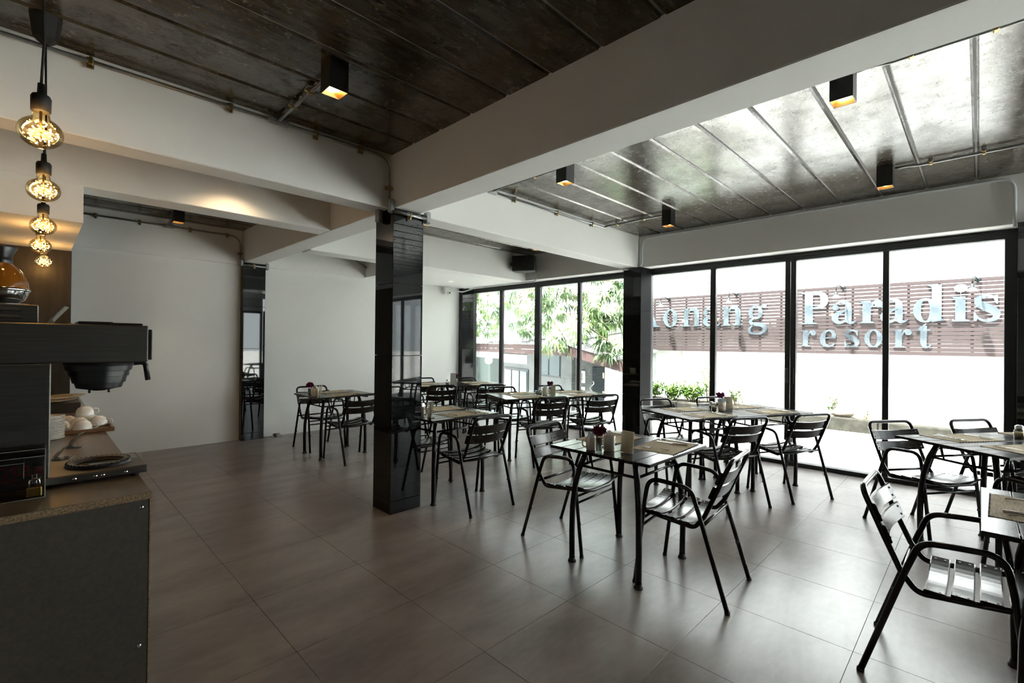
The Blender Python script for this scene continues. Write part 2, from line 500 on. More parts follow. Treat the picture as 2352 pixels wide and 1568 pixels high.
# ceiling: slab + single precast planks bay by bay
ce = MB().box(-3.3, 6.65, -4.4, YBK + 0.2, ZC + 0.012, ZC + 0.35).build('ceiling', 'roofslab')
tag(ce, 'dark varnished precast concrete plank ceiling', 'ceiling', kind='structure')
PW = 0.349
def planks(x0, x1, y0, y1):
    k0 = math.floor((y0 - 0.025) / PW)
    y = 0.025 + k0 * PW
    while y < y1:
        a, b = max(y, y0) + 0.006, min(y + PW, y1) - 0.006
        if b - a > 0.03:
            L = x1 - x0; w = b - a
            mb = MB()
            c = 0.012
            vs = []
            for (xx) in (0, L):
                vs += [(xx, 0, 0.03), (xx, 0, c), (xx, c, 0), (xx, w - c, 0), (xx, w, c), (xx, w, 0.03)]
            fs = [(i, i + 1, i + 7, i + 6) for i in range(5)] + [(5, 4, 3, 2, 1, 0), (6, 7, 8, 9, 10, 11)]
            mb.add(vs, fs)
            mb.build('plank', 'plank', ce, (x0, a, ZC))
        y += PW
planks(-1.6, 2.08, -2.0, 3.50)
planks(2.34, XW, -2.0, 3.50)
planks(0.0, 2.08, 3.72, 4.635)
planks(0.0, 2.10, 4.89, 7.47)
planks(2.36, XW, 3.74, 5.73)
planks(2.36, 3.97, 6.0, 7.47)

def wall(name, b, mat, label):
    o = MB().box(*b).build(name, mat)
    return tag(o, label, 'wall', kind='structure')
wall('wall_back', (-3.3, 6.47, YBK, YBK + 0.2, 0, ZC + 0.02), 'white', 'plain white plaster wall at the back of the room')
wall('wall_left', (-3.5, -3.3, -4.4, YBK + 0.2, 0, ZC + 0.02), 'wallgrey', 'grey plaster wall on the kitchen side')
wall('wall_front', (-3.3, 4.66, -4.6, -4.4, 0, ZC + 0.02), 'kitchen', 'dark panelled wall beside the entrance behind the viewpoint')
kw = MB().box(-3.3, 0.25, 6.22, YBK, 0, 2.262).build('wall_kitchen', 'kitchen')
tag(kw, 'dark stained timber panel wall behind the counter', 'wall', kind='structure')

def beam(b, label, mat='white', name='ceiling_beam'):
    o = MB().cbox(*b, 0.006).build(name, mat)
    return tag(o, label, 'beam', kind='structure')
beam((2.08, 2.335, -4.4, YBK, ZB, ZC + 0.012), 'long white main beam running over both black columns')
beam((-3.3, 2.08, 3.50, 3.70, ZB, ZC + 0.012), 'white cross beam with steel conduit along its top left of the column')
beam((2.335, XW, 3.50, 3.74, ZB, ZC + 0.012), 'white cross beam from the middle column to the window column')
beam((-3.3, 2.08, 4.635, 4.89, ZB, ZC + 0.012), 'white cross beam washed by warm spot light')
beam((2.335, XW, 5.73, 6.0, ZB - 0.01, ZC + 0.012), 'white cross beam above the far corner soffit')
beam((-3.3, 2.08, 7.47, YBK, 2.50, ZC + 0.012), 'white beam along the top of the back wall on the left')
beam((2.335, 3.97, 7.47, YBK, 2.50, ZC + 0.012), 'white beam along the top of the back wall behind the column')
beam((XW, 6.37, -4.4, YBK, ZB, ZC + 0.012), 'white beam above the window wall')
beam((6.37, 6.65, -4.4, YBK, ZB + 0.01, ZC + 0.30), 'outer white edge of the roof above the window wall')
tag(MB().cbox(-3.3, 0.245, 4.637, 6.22, 2.262, ZB + 0.006, 0.001).build('ceiling_lintel', 'white'), 'boxed white lintel over the counter', 'beam', kind='structure')
tag(MB().cbox(3.97, XW, 6.0, YBK, 2.519, ZC - 0.05, 0.003).build('ceiling_soffit', 'soffit'), 'lowered bright white soffit in the far corner by the windows', 'ceiling', kind='structure')

# black granite columns
def column(x, y, w, d, top, label, faces='WS', smat='granite'):
    root = MB().box(x + 0.012, x + w - 0.012, y + 0.012, y + d - 0.012, 0, top).build('column', 'grout')
    tag(root, label, 'column', kind='structure')
    zs = [0.0, 0.105, 0.705, 1.308, 1.908, top]
    for a, b in zip(zs[:-1], zs[1:]):
        a += 0.0015; b -= 0.0015
        e = 0.0015
        if 'W' in faces: MB().cbox(x, x + 0.014, y + e, y + d - e, a, b, 0.0015).build('panel', 'granite', root)
        if 'S' in faces: MB().cbox(x + e, x + w - e, y, y + 0.014, a, b, 0.0015).build('panel', smat, root)
        if 'E' in faces: MB().cbox(x + w - 0.014, x + w, y + e, y + d - e, a, b, 0.0015).build('panel', 'granite', root)
        if 'N' in faces: MB().cbox(x + e, x + w - e, y + d - 0.014, y + d, a, b, 0.0015).build('panel', 'granite', root)
    return root
column(2.071, 3.433, 0.296, 0.282, ZB, 'black polished granite column in the middle of the room', 'WSEN')
column(2.071, 7.40, 0.296, 0.115, ZB, 'black granite column against the white back wall', 'WSE')
column(6.06, 3.425, 0.30, 0.285, ZB, 'black granite column between the two big windows', 'WSN', 'jamb')
column(6.06, 7.40, 0.30, 0.115, ZB, 'black granite column in the far corner beside the window', 'WS')
column(6.06, -0.53, 0.30, 0.295, ZB, 'black granite column at the right edge of the view', 'WSN')
column(6.06, -4.39, 0.30, 0.20, ZB, 'black granite column near the front corner', 'WN')

# window wall
GX = 6.42
def window(name, y0, y1, mull, label, handle=None):
    """mull: list of (y, half width); frame is dark aluminium"""
    root = empty(name, (GX, (y0 + y1) / 2, 0))
    tag(root, label, 'window', kind='structure')
    oy = (y0 + y1) / 2
    a, b = y0 - oy, y1 - oy
    zt = ZB + 0.012
    MB().cbox(-0.05, 0.05, a, b, 2.445, zt, 0.004).box(-0.062, -0.05, a, b, 2.49, 2.50).build('head_frame', 'frame', root)
    MB().cbox(-0.06, 0.05, a, b, 0.0, 0.045, 0.004).build('track', 'frame', root)
    MB().cbox(-0.05, 0.05, a, a + 0.075, 0.045, 2.445, 0.004).build('stile', 'frame', root)
    MB().cbox(-0.05, 0.05, b - 0.075, b, 0.045, 2.445, 0.004).build('stile', 'frame', root)
    edges = [a + 0.075]
    for (m, hw) in sorted(mull):
        m -= oy
        if hw > 0.045:
            MB().cbox(-0.045, 0.02, m - hw, m - 0.004, 0.045, 2.445, 0.003).build('stile', 'frame', root)
            MB().cbox(-0.035, 0.03, m + 0.004, m + hw, 0.045, 2.445, 0.003).build('stile', 'frame', root)
            for s in (-1, 1):
                MB().cbox(-0.052, -0.036, m + s * hw * 0.5 - 0.012, m + s * hw * 0.5 + 0.012, 0.98, 1.16, 0.003).build('handle', 'blackplastic', root)
        else:
            MB().cbox(-0.035, 0.025, m - hw, m + hw, 0.045, 2.445, 0.004).build('mullion', 'frame', root)
        edges += [m - hw, m + hw]
    edges.append(b - 0.075)
    for k in range(0, len(edges), 2):
        MB().box(-0.004, 0.004, edges[k], edges[k + 1], 0.045, 2.445).build('pane', 'glass', root)
    return root
window('window_1', 3.72, YBK - 0.005, [(4.754, 0.032), (5.676, 0.068), (6.627, 0.042)], 'black framed sliding window with a view of the tree and grey house')
window('window_2', -0.24, 3.52, [(0.712, 0.027), (1.615, 0.060), (2.54, 0.036)], 'black framed sliding window with a view of the big sign')
window('window_3', -4.25, -0.53, [(-1.45, 0.03), (-2.4, 0.06), (-3.3, 0.03)], 'black framed sliding window at the near end of the room')
wf = window('window_4', -1.4, 0.0, [(-0.7, 0.06)], 'black framed glazed entrance front behind the viewpoint')
wf.location = (5.36, -4.47, 0)
wf.rotation_euler = (0, 0, -PI / 2)
beam((4.66, 6.06, -4.62, -4.4, ZB, ZC + 0.30), 'white beam above the glazed entrance front')
# sill strips that close the gaps behind the columns
for k, (a, b) in enumerate(((3.52, 3.72), (-0.53, -0.24), (-4.4, -4.25), (YBK - 0.005, YBK + 0.0))):
    if b - a > 0.01:
        tag(MB().box(6.36, 6.47, a, b, 0, ZB + 0.01).build('trim_%d' % (k + 1), 'frame'), 'dark closing strip ' + ('behind the window column', 'behind the right edge column', 'at the near window corner', 'in the far corner')[k], 'trim', kind='structure')

# ------------------------------------------------------------------ conduits
def clamp(root, p, along, off):
    """pipe clamp at p; along = pipe axis (x or y), off = unit vector from wall to pipe"""
    ax = Vector((1, 0, 0)) if along == 'x' else (Vector((0, 1, 0)) if along == 'y' else Vector((0, 0, 1)))
    o = Vector(off); s = ax.cross(o)
    m = Matrix((ax, s, o)).transposed().to_4x4()
    m.translation = Vector(p)
    c = MB().cbox(-0.016, 0.016, -0.028, 0.028, -0.034, -0.014, 0.002).xform(m).build('clamp', 'steel', root)
    MB().cbox(-0.011, 0.011, -0.021, 0.021, -0.014, 0.016, 0.005).cbox(-0.009, 0.009, 0.019, 0.040, -0.006, 0.006, 0.002).xform(m).build('strap', 'brass', c)

def conduit(label, paths, clamps, mat='steel', r=0.011, boxes=(), rad=0.14):
    p0 = paths[0][0]
    root = empty('conduit', p0)
    tag(root, label, 'conduit', 'conduits on beams and ceiling')
    T = Matrix.Translation(-Vector(p0))
    for pth in paths:
        MB().tube(fillet(pth, rad, 7), r, 10).xform(T).build('pipe', mat, root)
    for (p, al, off) in clamps:
        clamp(root, Vector(p) - Vector(p0), al, off)
    for (c, s) in boxes:
        c = Vector(c) - Vector(p0)
        MB().cbox(c.x - s[0], c.x + s[0], c.y - s[1], c.y + s[1], c.z - s[2], c.z + s[2], 0.008).build('junction_box', mat, root)
    return root
YF, ZP = 3.465, 2.938
conduit('steel conduit along the left cross beam with a branch to the ceiling spot',
        [[(-1.4, YF, ZP), (2.045, YF, ZP), (2.045, 3.462, 2.60)], [(1.18, YF, 2.945), (1.18, 3.30, 2.948), (1.18, 2.63, 2.948)]],
        [((x, YF, ZP), 'x', (0, -1, 0)) for x in (-0.55, 0.204, 0.886, 1.445, 1.80)] + [((2.045, 3.462, 2.69), 'z', (0, -1, 0))] +
        [((1.18, y, 2.948), 'y', (0, 0, -1)) for y in (3.18, 2.92)],
        boxes=[((1.18, YF, ZP), (0.07, 0.018, 0.02)), ((2.045, 3.43, 2.535), (0.022, 0.022, 0.055))])
conduit('short steel conduit across the top of the middle column',
        [[(2.05, 3.405, 2.487), (2.39, 3.405, 2.487)]], [((2.215, 3.405, 2.487), 'x', (0, -1, 0))],
        boxes=[((2.395, 3.42, 2.50), (0.024, 0.028, 0.05)), ((2.035, 3.60, 2.48), (0.026, 0.028, 0.055))], r=0.013)
conduit('steel conduit along the right cross beam bending onto the ceiling',
        [[(3.1, YF, 2.932), (5.20, YF, 2.932), (5.20, YF, 2.948), (5.20, 2.64, 2.948)], [(3.205, YF, 2.94), (3.205, 2.62, 2.948)]],
        [((x, YF, 2.932), 'x', (0, -1, 0)) for x in (3.53, 4.23, 4.92)] + [((3.205, y, 2.948), 'y', (0, 0, -1)) for y in (3.22, 2.90)] +
        [((5.20, y, 2.948), 'y', (0, 0, -1)) for y in (3.28, 2.91)], boxes=[((3.205, YF, 2.932), (0.06, 0.018, 0.02))])
conduit('steel conduit on the ceiling running from the nearest right spot lamp',
        [[(3.205, 0.50, 2.955), (3.205, 0.42, 2.955), (3.205, 0.34, 2.945), (3.205, -2.0, 2.945)]],
        [((3.205, y, 2.945), 'y', (0, 0, -1)) for y in (0.26, -0.05, -0.6)], rad=0.05)
conduit('steel conduit on the ceiling running from the spot lamp by the window',
        [[(5.18, 0.52, 2.955), (5.18, 0.44, 2.955), (5.18, 0.36, 2.945), (5.18, -0.22, 2.945), (5.28, -0.45, 2.945), (6.0, -0.5, 2.945)]],
        [((5.18, y, 2.945), 'y', (0, 0, -1)) for y in (0.29, -0.02)], rad=0.05)
conduit('steel conduit along the back wall beam above the white wall',
        [[(0.0, 7.44, 2.885), (2.045, 7.44, 2.885), (2.045, 7.44, 2.58)], [(1.19, 7.44, 2.89), (1.19, 6.83, 2.948)]],
        [((x, 7.44, 2.885), 'x', (0, -1, 0)) for x in (0.50, 0.914, 1.444, 1.88)] + [((2.045, 7.44, 2.65), 'z', (0, -1, 0))],
        boxes=[((1.21, 7.44, 2.885), (0.06, 0.018, 0.022)), ((2.05, 7.40, 2.52), (0.02, 0.03, 0.05))])
conduit('short steel conduit across the top of the back wall column',
        [[(2.06, 7.378, 2.487), (2.36, 7.378, 2.487)]], [((2.21, 7.378, 2.487), 'x', (0, -1, 0))],
        boxes=[((2.385, 7.40, 2.50), (0.02, 0.03, 0.05))], r=0.013)
conduit('white plastic conduit under the ceiling along the window beam',
        [[(6.115, -0.22, 2.50), (6.115, -0.22, 2.94), (6.115, 3.44, 2.94), (6.115, 3.44, 2.50), (6.05, 3.72, 2.515)]],
        [], mat='pvc', r=0.013, boxes=[((6.122, y, 2.94), (0.010, 0.012, 0.018)) for y in (0.1, 1.0, 1.9, 2.8)] + [((6.122, 3.44, z), (0.010, 0.018, 0.010)) for z in (2.65, 2.82)], rad=0.12)
conduit('white plastic conduit from the camera along the far window head',
        [[(5.72, 7.38, 2.44), (6.05, 7.36, 2.44), (6.105, 7.1, 2.503), (6.105, 5.73, 2.503), (6.105, 5.45, 2.503), (6.105, 5.45, 2.62)]], [], mat='pvc', r=0.012, rad=0.08,
        boxes=[((6.107, y, 2.505), (0.010, 0.012, 0.014)) for y in (6.9, 6.3, 5.8)])
conduit('thin steel conduit in the far ceiling bay behind the column',
        [[(3.4, 7.44, 2.93), (3.75, 7.44, 2.80), (3.96, 7.40, 2.68)]], [], r=0.012)

# ------------------------------------------------------------------ ceiling spot lamps
def spot_lamp(x, y, label, power=4.0, cone=75):
    root = empty('spot_lamp', (x, y, ZC))
    tag(root, label, 'lamp', 'black cube ceiling spots')
    s, h, t = 0.055, 0.172, 0.004
    MB().box(-s, s, -s, s, -0.012, 0.0).box(-s, -s + t, -s, s, -h, -0.012).box(s - t, s, -s, s, -h, -0.012).box(-s + t, s - t, -s, -s + t, -h, -0.012).box(-s + t, s - t, s - t, s, -h, -0.012).build('housing', 'spotcan', root)
    q = s - t - 0.0005
    a = 0.036
    vs = [(-q, -q, -h + 0.001), (q, -q, -h + 0.001), (q, q, -h + 0.001), (-q, q, -h + 0.001), (-a, -a, -h + 0.04), (a, -a, -h + 0.04), (a, a, -h + 0.04), (-a, a, -h + 0.04)]
    MB().add(vs, [(0, 1, 5, 4), (1, 2, 6, 5), (2, 3, 7, 6), (3, 0, 4, 7)]).build('reflector', 'gold', root)
    MB().lathe([(0.0001, -h + 0.020), (0.028, -h + 0.020), (0.028, -h + 0.046), (0.0001, -h + 0.046)], 16).build('bulb', 'lampglow', root)
    ld = bpy.data.lights.new('spot_light', 'SPOT')
    ld.energy = power; ld.spot_size = math.radians(cone); ld.spot_blend = 0.6; ld.color = (1.0, 0.70, 0.40); ld.shadow_soft_size = 0.03
    lo = bpy.data.objects.new('spot_light', ld); COL.objects.link(lo)
    lo.parent = root; lo.location = (0, 0, -h + 0.012)
    return root
spot_lamp(3.205, 0.555, 'black cube spot lamp nearest the right edge over the front table')
spot_lamp(5.175, 0.586, 'black cube spot lamp by the window head near the right edge')
spot_lamp(3.205, 2.545, 'black cube spot lamp beside the main beam right of the column')
spot_lamp(5.18, 2.58, 'black cube spot lamp over the long table by the window')
spot_lamp(1.165, 2.563, 'black cube spot lamp on the dark ceiling left of the main beam')
spot_lamp(1.185, 6.73, 'black cube spot lamp in the far left ceiling bay')
spot_lamp(3.25, 4.62, 'black cube spot lamp half hidden behind the column top')
spot_lamp(5.20, 4.65, 'black cube spot lamp above the black speaker')
spot_lamp(1.18, 4.36, 'black cube spot lamp lighting the second cross beam', 6.5, 135)

dl = empty('downlight', (5.244, 6.746, 2.519))
tag(dl, 'small round recessed downlight in the white soffit', 'lamp')
MB().lathe([(0.035, -0.001), (0.055, -0.004), (0.058, 0.0)], 20).build('ring', 'plastwhite', dl)
MB().lathe([(0.0001, -0.0015), (0.035, -0.0015)], 20).build('bulb', emit_mat('downlight_glow', (1.0, 0.85, 0.65), 1.0), dl)

# ------------------------------------------------------------------ pendant bulbs over the counter
def pendant(x, y, z, top, label, canopy):
    root = empty('pendant_lamp', (x, y, top))
    tag(root, label, 'lamp', 'globe bulb pendants over the counter')
    zz = z - top
    R = 0.0625
    prof = []
    for i in range(13):
        a = PI * i / 12 * 0.86
        prof.append((max(1e-4, R * math.sin(a)), zz - R * 0.88 * math.cos(a)))
    prof += [(0.024, zz + 0.066), (0.022, zz + 0.078)]
    MB().lathe(prof, 28).build('globe', 'amberglass', root)
    st = zz + 0.076
    MB().lathe([(0.0001, st), (0.027, st), (0.028, st + 0.05), (0.024, st + 0.058), (0.011, st + 0.063), (0.0095, st + 0.10), (0.0001, st + 0.10)], 18).build('socket', 'rubber', root)
    led = MB(); core = MB()
    random.seed(int(y * 100))
    for k in range(44):
        ph = math.acos(1 - 2 * (k + 0.5) / 44); th = PI * (1 + 5 ** 0.5) * k
        rr = 0.046 if k % 2 else 0.034
        p = Vector((math.sin(ph) * math.cos(th), math.sin(ph) * math.sin(th), math.cos(ph) * 0.8)) * rr
        led.ball((p.x, p.y, p.z + zz - 0.003), 0.0027, 6, 4)
        core.tube([(0, 0, zz), (p.x, p.y, p.z + zz - 0.003)], 0.0004, 3)
    core.tube([(0, 0, zz), (0, 0, zz + 0.075)], 0.004, 6)
    led.build('led_cluster', 'led', root)
    core.build('led_stem', 'brass', root)
    if canopy:
        MB().tube([(0, 0, st + 0.10), (0.006, 0.0, st + 0.25), (0, 0, -0.10)], 0.0042, 6).build('cord', 'rubber', root)
        MB().lathe([(0.0001, 0), (0.06, 0), (0.045, -0.11), (0.015, -0.135), (0.0001, -0.135)], 8, smooth=False).build('ceiling_rose', 'rubber', root)
    else:
        MB().lathe([(0.02, 0), (0.03, -0.004), (0.02, -0.008)], 12).build('ceiling_rose', 'rubber', root)
    ld = bpy.data.lights.new('bulb_light', 'POINT')
    ld.energy = 0.7; ld.color = (1.0, 0.60, 0.26); ld.shadow_soft_size = 0.03
    lo = bpy.data.objects.new('bulb_light', ld); COL.objects.link(lo)
    lo.parent = root; lo.location = (0, 0, zz)
    return root
pendant(0.010, 2.40, 2.158, ZC, 'nearest and largest glowing amber globe bulb on a black cord', True)
pendant(0.026, 3.22, 2.136, ZC, 'second nearest glowing amber globe bulb below the largest one', True)
pendant(0.034, 4.10, 2.111, ZC, 'middle glowing amber globe bulb of the five over the counter', True)
pendant(0.029, 4.98, 2.110, 2.262, 'fourth amber globe bulb, second smallest, over the counter', False)
pendant(0.058, 5.90, 2.100, 2.262, 'farthest and smallest amber globe bulb in front of the dark panel', False)

# ------------------------------------------------------------------ speaker, camera, floor socket
sp = empty('wall_speaker', (5.88, 5.52, 2.77), math.radians(-62))
sp.scale = (1.25, 1.15, 1.2)
tag(sp, 'black wall speaker on a bracket high up at the far window beam', 'speaker')
body = [(-0.15, -0.10), (0.15, -0.10)] + [(0.155 * math.cos(PI * k / 12), -0.02 + 0.16 * math.sin(PI * k / 12)) for k in range(13)]
MB().extrude(body, -0.105, 0.105).build('cabinet', 'speaker', sp)
MB().cbox(-0.152, 0.152, -0.122, -0.10, -0.108, 0.108, 0.008).lathe([(0.0001, -0.128), (0.03, -0.13), (0.036, -0.122)], 16, (0.02, 0, 0), axis='y').build('grille', 'speakergrille', sp)
MB().cbox(-0.03, 0.03, 0.12, 0.23, -0.05, 0.05, 0.006).build('bracket', 'blackplastic', sp)
MB().box(-0.19, -0.17, -0.06, 0.02, -0.02, 0.02).build('bracket_arm', 'blackplastic', sp)

cc = empty('security_camera', (5.67, 7.42, 2.43))
tag(cc, 'small white security camera high in the far corner', 'camera')
MB().cbox(-0.065, 0.065, -0.04, 0.05, -0.065, 0.065, 0.012).build('housing', 'plastwhite', cc)
MB().ball((0.02, -0.045, -0.03), 0.038, 14, 10).build('ball', 'plastwhite', cc)
MB().ball((0.02, -0.068, -0.035), 0.020, 12, 8).build('lens', 'blackplastic', cc)

fs_ = empty('floor_socket', (2.54, 7.38, 0), 0.1)
tag(fs_, 'pop-up power socket on the floor by the back wall', 'socket')
MB().cbox(-0.07, 0.07, -0.05, 0.05, 0.0, 0.006, 0.002).build('plate', 'steel', fs_)
MB().add([(-0.05, -0.035, 0.006), (0.05, -0.035, 0.006), (0.05, 0.03, 0.006), (-0.05, 0.03, 0.006), (-0.05, 0.01, 0.055), (0.05, 0.01, 0.055), (0.05, 0.03, 0.055), (-0.05, 0.03, 0.055)],
         [(3, 2, 1, 0), (4, 5, 6, 7), (0, 1, 5, 4), (1, 2, 6, 5), (2, 3, 7, 6), (3, 0, 4, 7)]).build('socket_face', 'chrome', fs_)

# ------------------------------------------------------------------ chairs
def make_chair():
    root = empty('armchair', (0, 0, 0))
    R = 0.0125
    for s in (-1, 1):
        x = 0.2375 * s
        pts = [(x, 0, 0.006), (x, 0.150, 0.490), (x, 0.196, 0.622), (x, 0.300, 0.632), (x, 0.440, 0.640), (x, 0.463, 0.500), (x, 0.520, 0.006)]
        path = fillet(pts, [0, 0, 0.075, 0, 0.075, 0, 0], 7)
        loop = MB().tube(path, R, 10).build('arm_frame', 'metalblack', root)
        for y in (0.0, 0.520):
            MB().lathe([(0.0001, 0), (0.0135, 0), (0.0150, 0.004), (0.0135, 0.016), (0.0001, 0.016)], 10, (x, y, 0)).build('foot', 'rubber', loop)
        MB().ball((x * 0.955, 0.496, 0.215), 0.010, 8, 6).build('bumper', 'rubber', loop)
        MB().ball((x * 0.955, 0.066, 0.215), 0.010, 8, 6).build('bumper', 'rubber', loop)
    # one bent tube: back hoop, seat rails, front rail
    xs = 0.205
    side = [(0.500, 0.436), (0.340, 0.416), (0.185, 0.400), (0.132, 0.472), (0.075, 0.605), (-0.004, 0.797)]
    left = [(-xs, y, z) for y, z in side]; right = [(xs, y, z) for y, z in reversed(side)]
    pts = left + right + [(0.10, 0.520, 0.418), (-0.10, 0.520, 0.418)]
    rad = [0.05, 0, 0.05, 0, 0, 0.055] + [0.055, 0, 0, 0.05, 0, 0.05] + [0.08, 0.08]
    path = fillet(pts, rad, 6, closed=True)
    MB().tube(path, R, 10, closed=True).build('back_and_seat_frame', 'metalblack', root)
    # dished seat slats
    def rail_z(y):
        if y < 0.34: return 0.402 + (y - 0.2) / 0.14 * 0.014
        return 0.416 + (y - 0.34) / 0.16 * 0.020
    for k in range(4):
        y0 = 0.205 + k * 0.083; y1 = y0 + 0.069
        vs = []; fs = []
        n = 12
        for i in range(n + 1):
            x = -0.222 + 0.444 * i / n
            dz = -0.026 * (1 - (x / 0.222) ** 2)
            for (y, c) in ((y0, 0.0), (y0 + 0.004, 0.003), (y1 - 0.004, 0.003), (y1, 0.0)):
                vs.append((x, y, rail_z((y0 + y1) / 2) + R + 0.008 + dz + c))
            for y in (y1, y0):
                vs.append((x, y, rail_z((y0 + y1) / 2) + R - 0.002 + dz))
        for i in range(n):
            o = i * 6
            for a in range(6):
                b = (a + 1) % 6
                fs.append((o + a, o + b, o + 6 + b, o + 6 + a))
        fs.append((5, 4, 3, 2, 1, 0)); fs.append(tuple(n * 6 + a for a in range(6)))
        sl = MB().add(vs, fs).build('seat_slat', 'blackwood', root)
        sc = MB()
        for x in (-0.205, 0.205):
            for y in (y0 + 0.018, y1 - 0.018):
                sc.ball((x, y, rail_z((y0 + y1) / 2) + R + 0.008 - 0.026 * (1 - (0.205 / 0.222) ** 2) + 0.003), 0.0055, 6, 4, 0.45)
        sc.build('screws', 'steel', sl)
    # two bowed back slats, on the front side of the hoop
    d = Vector((0, -0.079, 0.192)).normalized()
    nf = Vector((0, d.z, -d.y))
    for (c0, c1) in ((0.578, 0.648), (0.662, 0.732)):
        vs = []; fs = []; n = 12
        for i in range(n + 1):
            x = -0.226 + 0.452 * i / n
            bow = -0.032 * (1 - (x / 0.226) ** 2)
            for (h, t) in ((c0, 0.0), (c0 + 0.004, 0.004), (c1 - 0.004, 0.004), (c1, 0.0), (c1, -0.009), (c0, -0.009)):
                y = 0.075 - (h - 0.605) * 0.079 / 0.192
                p = Vector((x, y, h)) + nf * (R + 0.008 + t + bow)
                vs.append(p)
        for i in range(n):
            o = i * 6
            for a in range(6):
                b = (a + 1) % 6
                fs.append((o + a, o + 6 + a, o + 6 + b, o + b))
        fs.append((0, 1, 2, 3, 4, 5)); fs.append(tuple(n * 6 + a for a in reversed(range(6))))
        sl = MB().add(vs, fs).build('back_slat', 'blackwood', root)
        sc = MB()
        for x in (-0.205, 0.205):
            for h in (c0 + 0.018, c1 - 0.018):
                y = 0.075 - (h - 0.605) * 0.079 / 0.192
                p = Vector((x, y, h)) + nf * (R + 0.012 - 0.032 * (1 - (0.205 / 0.226) ** 2))
                sc.ball(p, 0.0055, 6, 4)
        sc.build('screws', 'steel', sl)
    MB().tube([(-0.2375, 0.132, 0.432), (0.2375, 0.132, 0.432)], 0.010, 8).build('rear_stretcher', 'metalblack', root)
    MB().tube([(-0.2375, 0.474, 0.395), (0.2375, 0.474, 0.395)], 0.008, 8).build('front_stretcher', 'metalblack', root)
    MB().tube([(-0.2375, 0.479, 0.352), (0.2375, 0.479, 0.352)], 0.008, 8).build('front_stretcher', 'metalblack', root)
    return root

def ndir(deg):
    """far-side normal of a table turned by -deg"""
    a = math.radians(deg)
    return Vector((math.sin(a), math.cos(a)))
n6, n5, n4, n7 = ndir(25), ndir(22), ndir(22), ndir(35)
CH = [
    ((2.795, 2.405), (0.02, -0.515), 'black metal armchair with its back to the column, far side of the front centre table', 'front'),
    ((2.830, 0.965), (-0.05, 0.51), 'black metal armchair in the foreground, near side of the front centre table', 'front'),
    ((2.745, 2.920), (0.02, 0.50), 'black metal armchair just right of the middle column', 'column'),
    ((2.765, 4.340), (0.0, -1.0), 'black metal armchair half hidden behind the middle column', 'column'),
    ((2.710, 6.565), (0.02, -1.0), 'black metal armchair closest to the back wall at the leftmost table', 'left'),
    ((2.750, 5.150), (-0.04, 1.0), 'black metal armchair just left of the middle column at the leftmost table', 'left'),
    ((2.805, 0.365), (0.0, -1.0), 'black metal armchair largest in view, cut off at the bottom right corner', 'right'),
    ((5.065, 0.535), tuple(-n7), 'black metal armchair left of the right-hand table, facing right', 'right'),
    ((5.700, 0.060), tuple(-n7), 'black metal armchair at the window side of the right-hand table, against the right frame', 'right'),
    ((4.100, -0.580), tuple(n7), 'black metal armchair at the right edge of the view, only its arm showing', 'right'),
    ((5.000, 2.630), tuple(-n6), 'black metal armchair in front of the window column, end of the long sign-window table', 'window'),
    ((5.720, 2.300), tuple(-n6), 'black metal armchair by the glass behind the flowers of the sign-window table', 'window'),
    ((4.345, 1.400), tuple(n6), 'black metal armchair at the near left side of the long sign-window table', 'window'),
    ((5.025, 1.075), (0.455, 0.89), 'black metal armchair at the near right side of the long sign-window table', 'window'),
    ((4.660, 4.810), tuple(-n5), 'black metal armchair at the far left side of the long tree-window table', 'tree'),
    ((5.410, 4.560), tuple(-n5), 'black metal armchair by the glass at the far side of the tree-window table', 'tree'),
    ((4.250, 3.520), tuple(n5), 'black metal armchair at the near left side of the tree-window table', 'tree'),
    ((4.940, 3.270), tuple(n5), 'black metal armchair left of the window column at the tree-window table', 'tree'),
    ((4.780, 6.930), tuple(-n4), 'black metal armchair at the far corner table beside the white wall', 'corner'),
    ((5.420, 6.540), tuple(-n4), 'black metal armchair at the far corner table beside the window frame', 'corner'),
    ((4.170, 5.520), tuple(n4), 'black metal armchair right beside the column edge at the far corner table', 'corner'),
    ((4.860, 5.220), tuple(n4), 'black metal armchair on the near right side of the far corner table', 'corner'),
]
proto = make_chair()
for i, ((x, y), fw, lab, g) in enumerate(CH):
    o = proto if i == 0 else copy_tree(proto)
    o.location = (x, y, 0)
    o.rotation_euler = (0, 0, math.atan2(fw[1], fw[0]) - PI / 2)
    tag(o, lab, 'chair', 'black slatted armchairs around the tables')

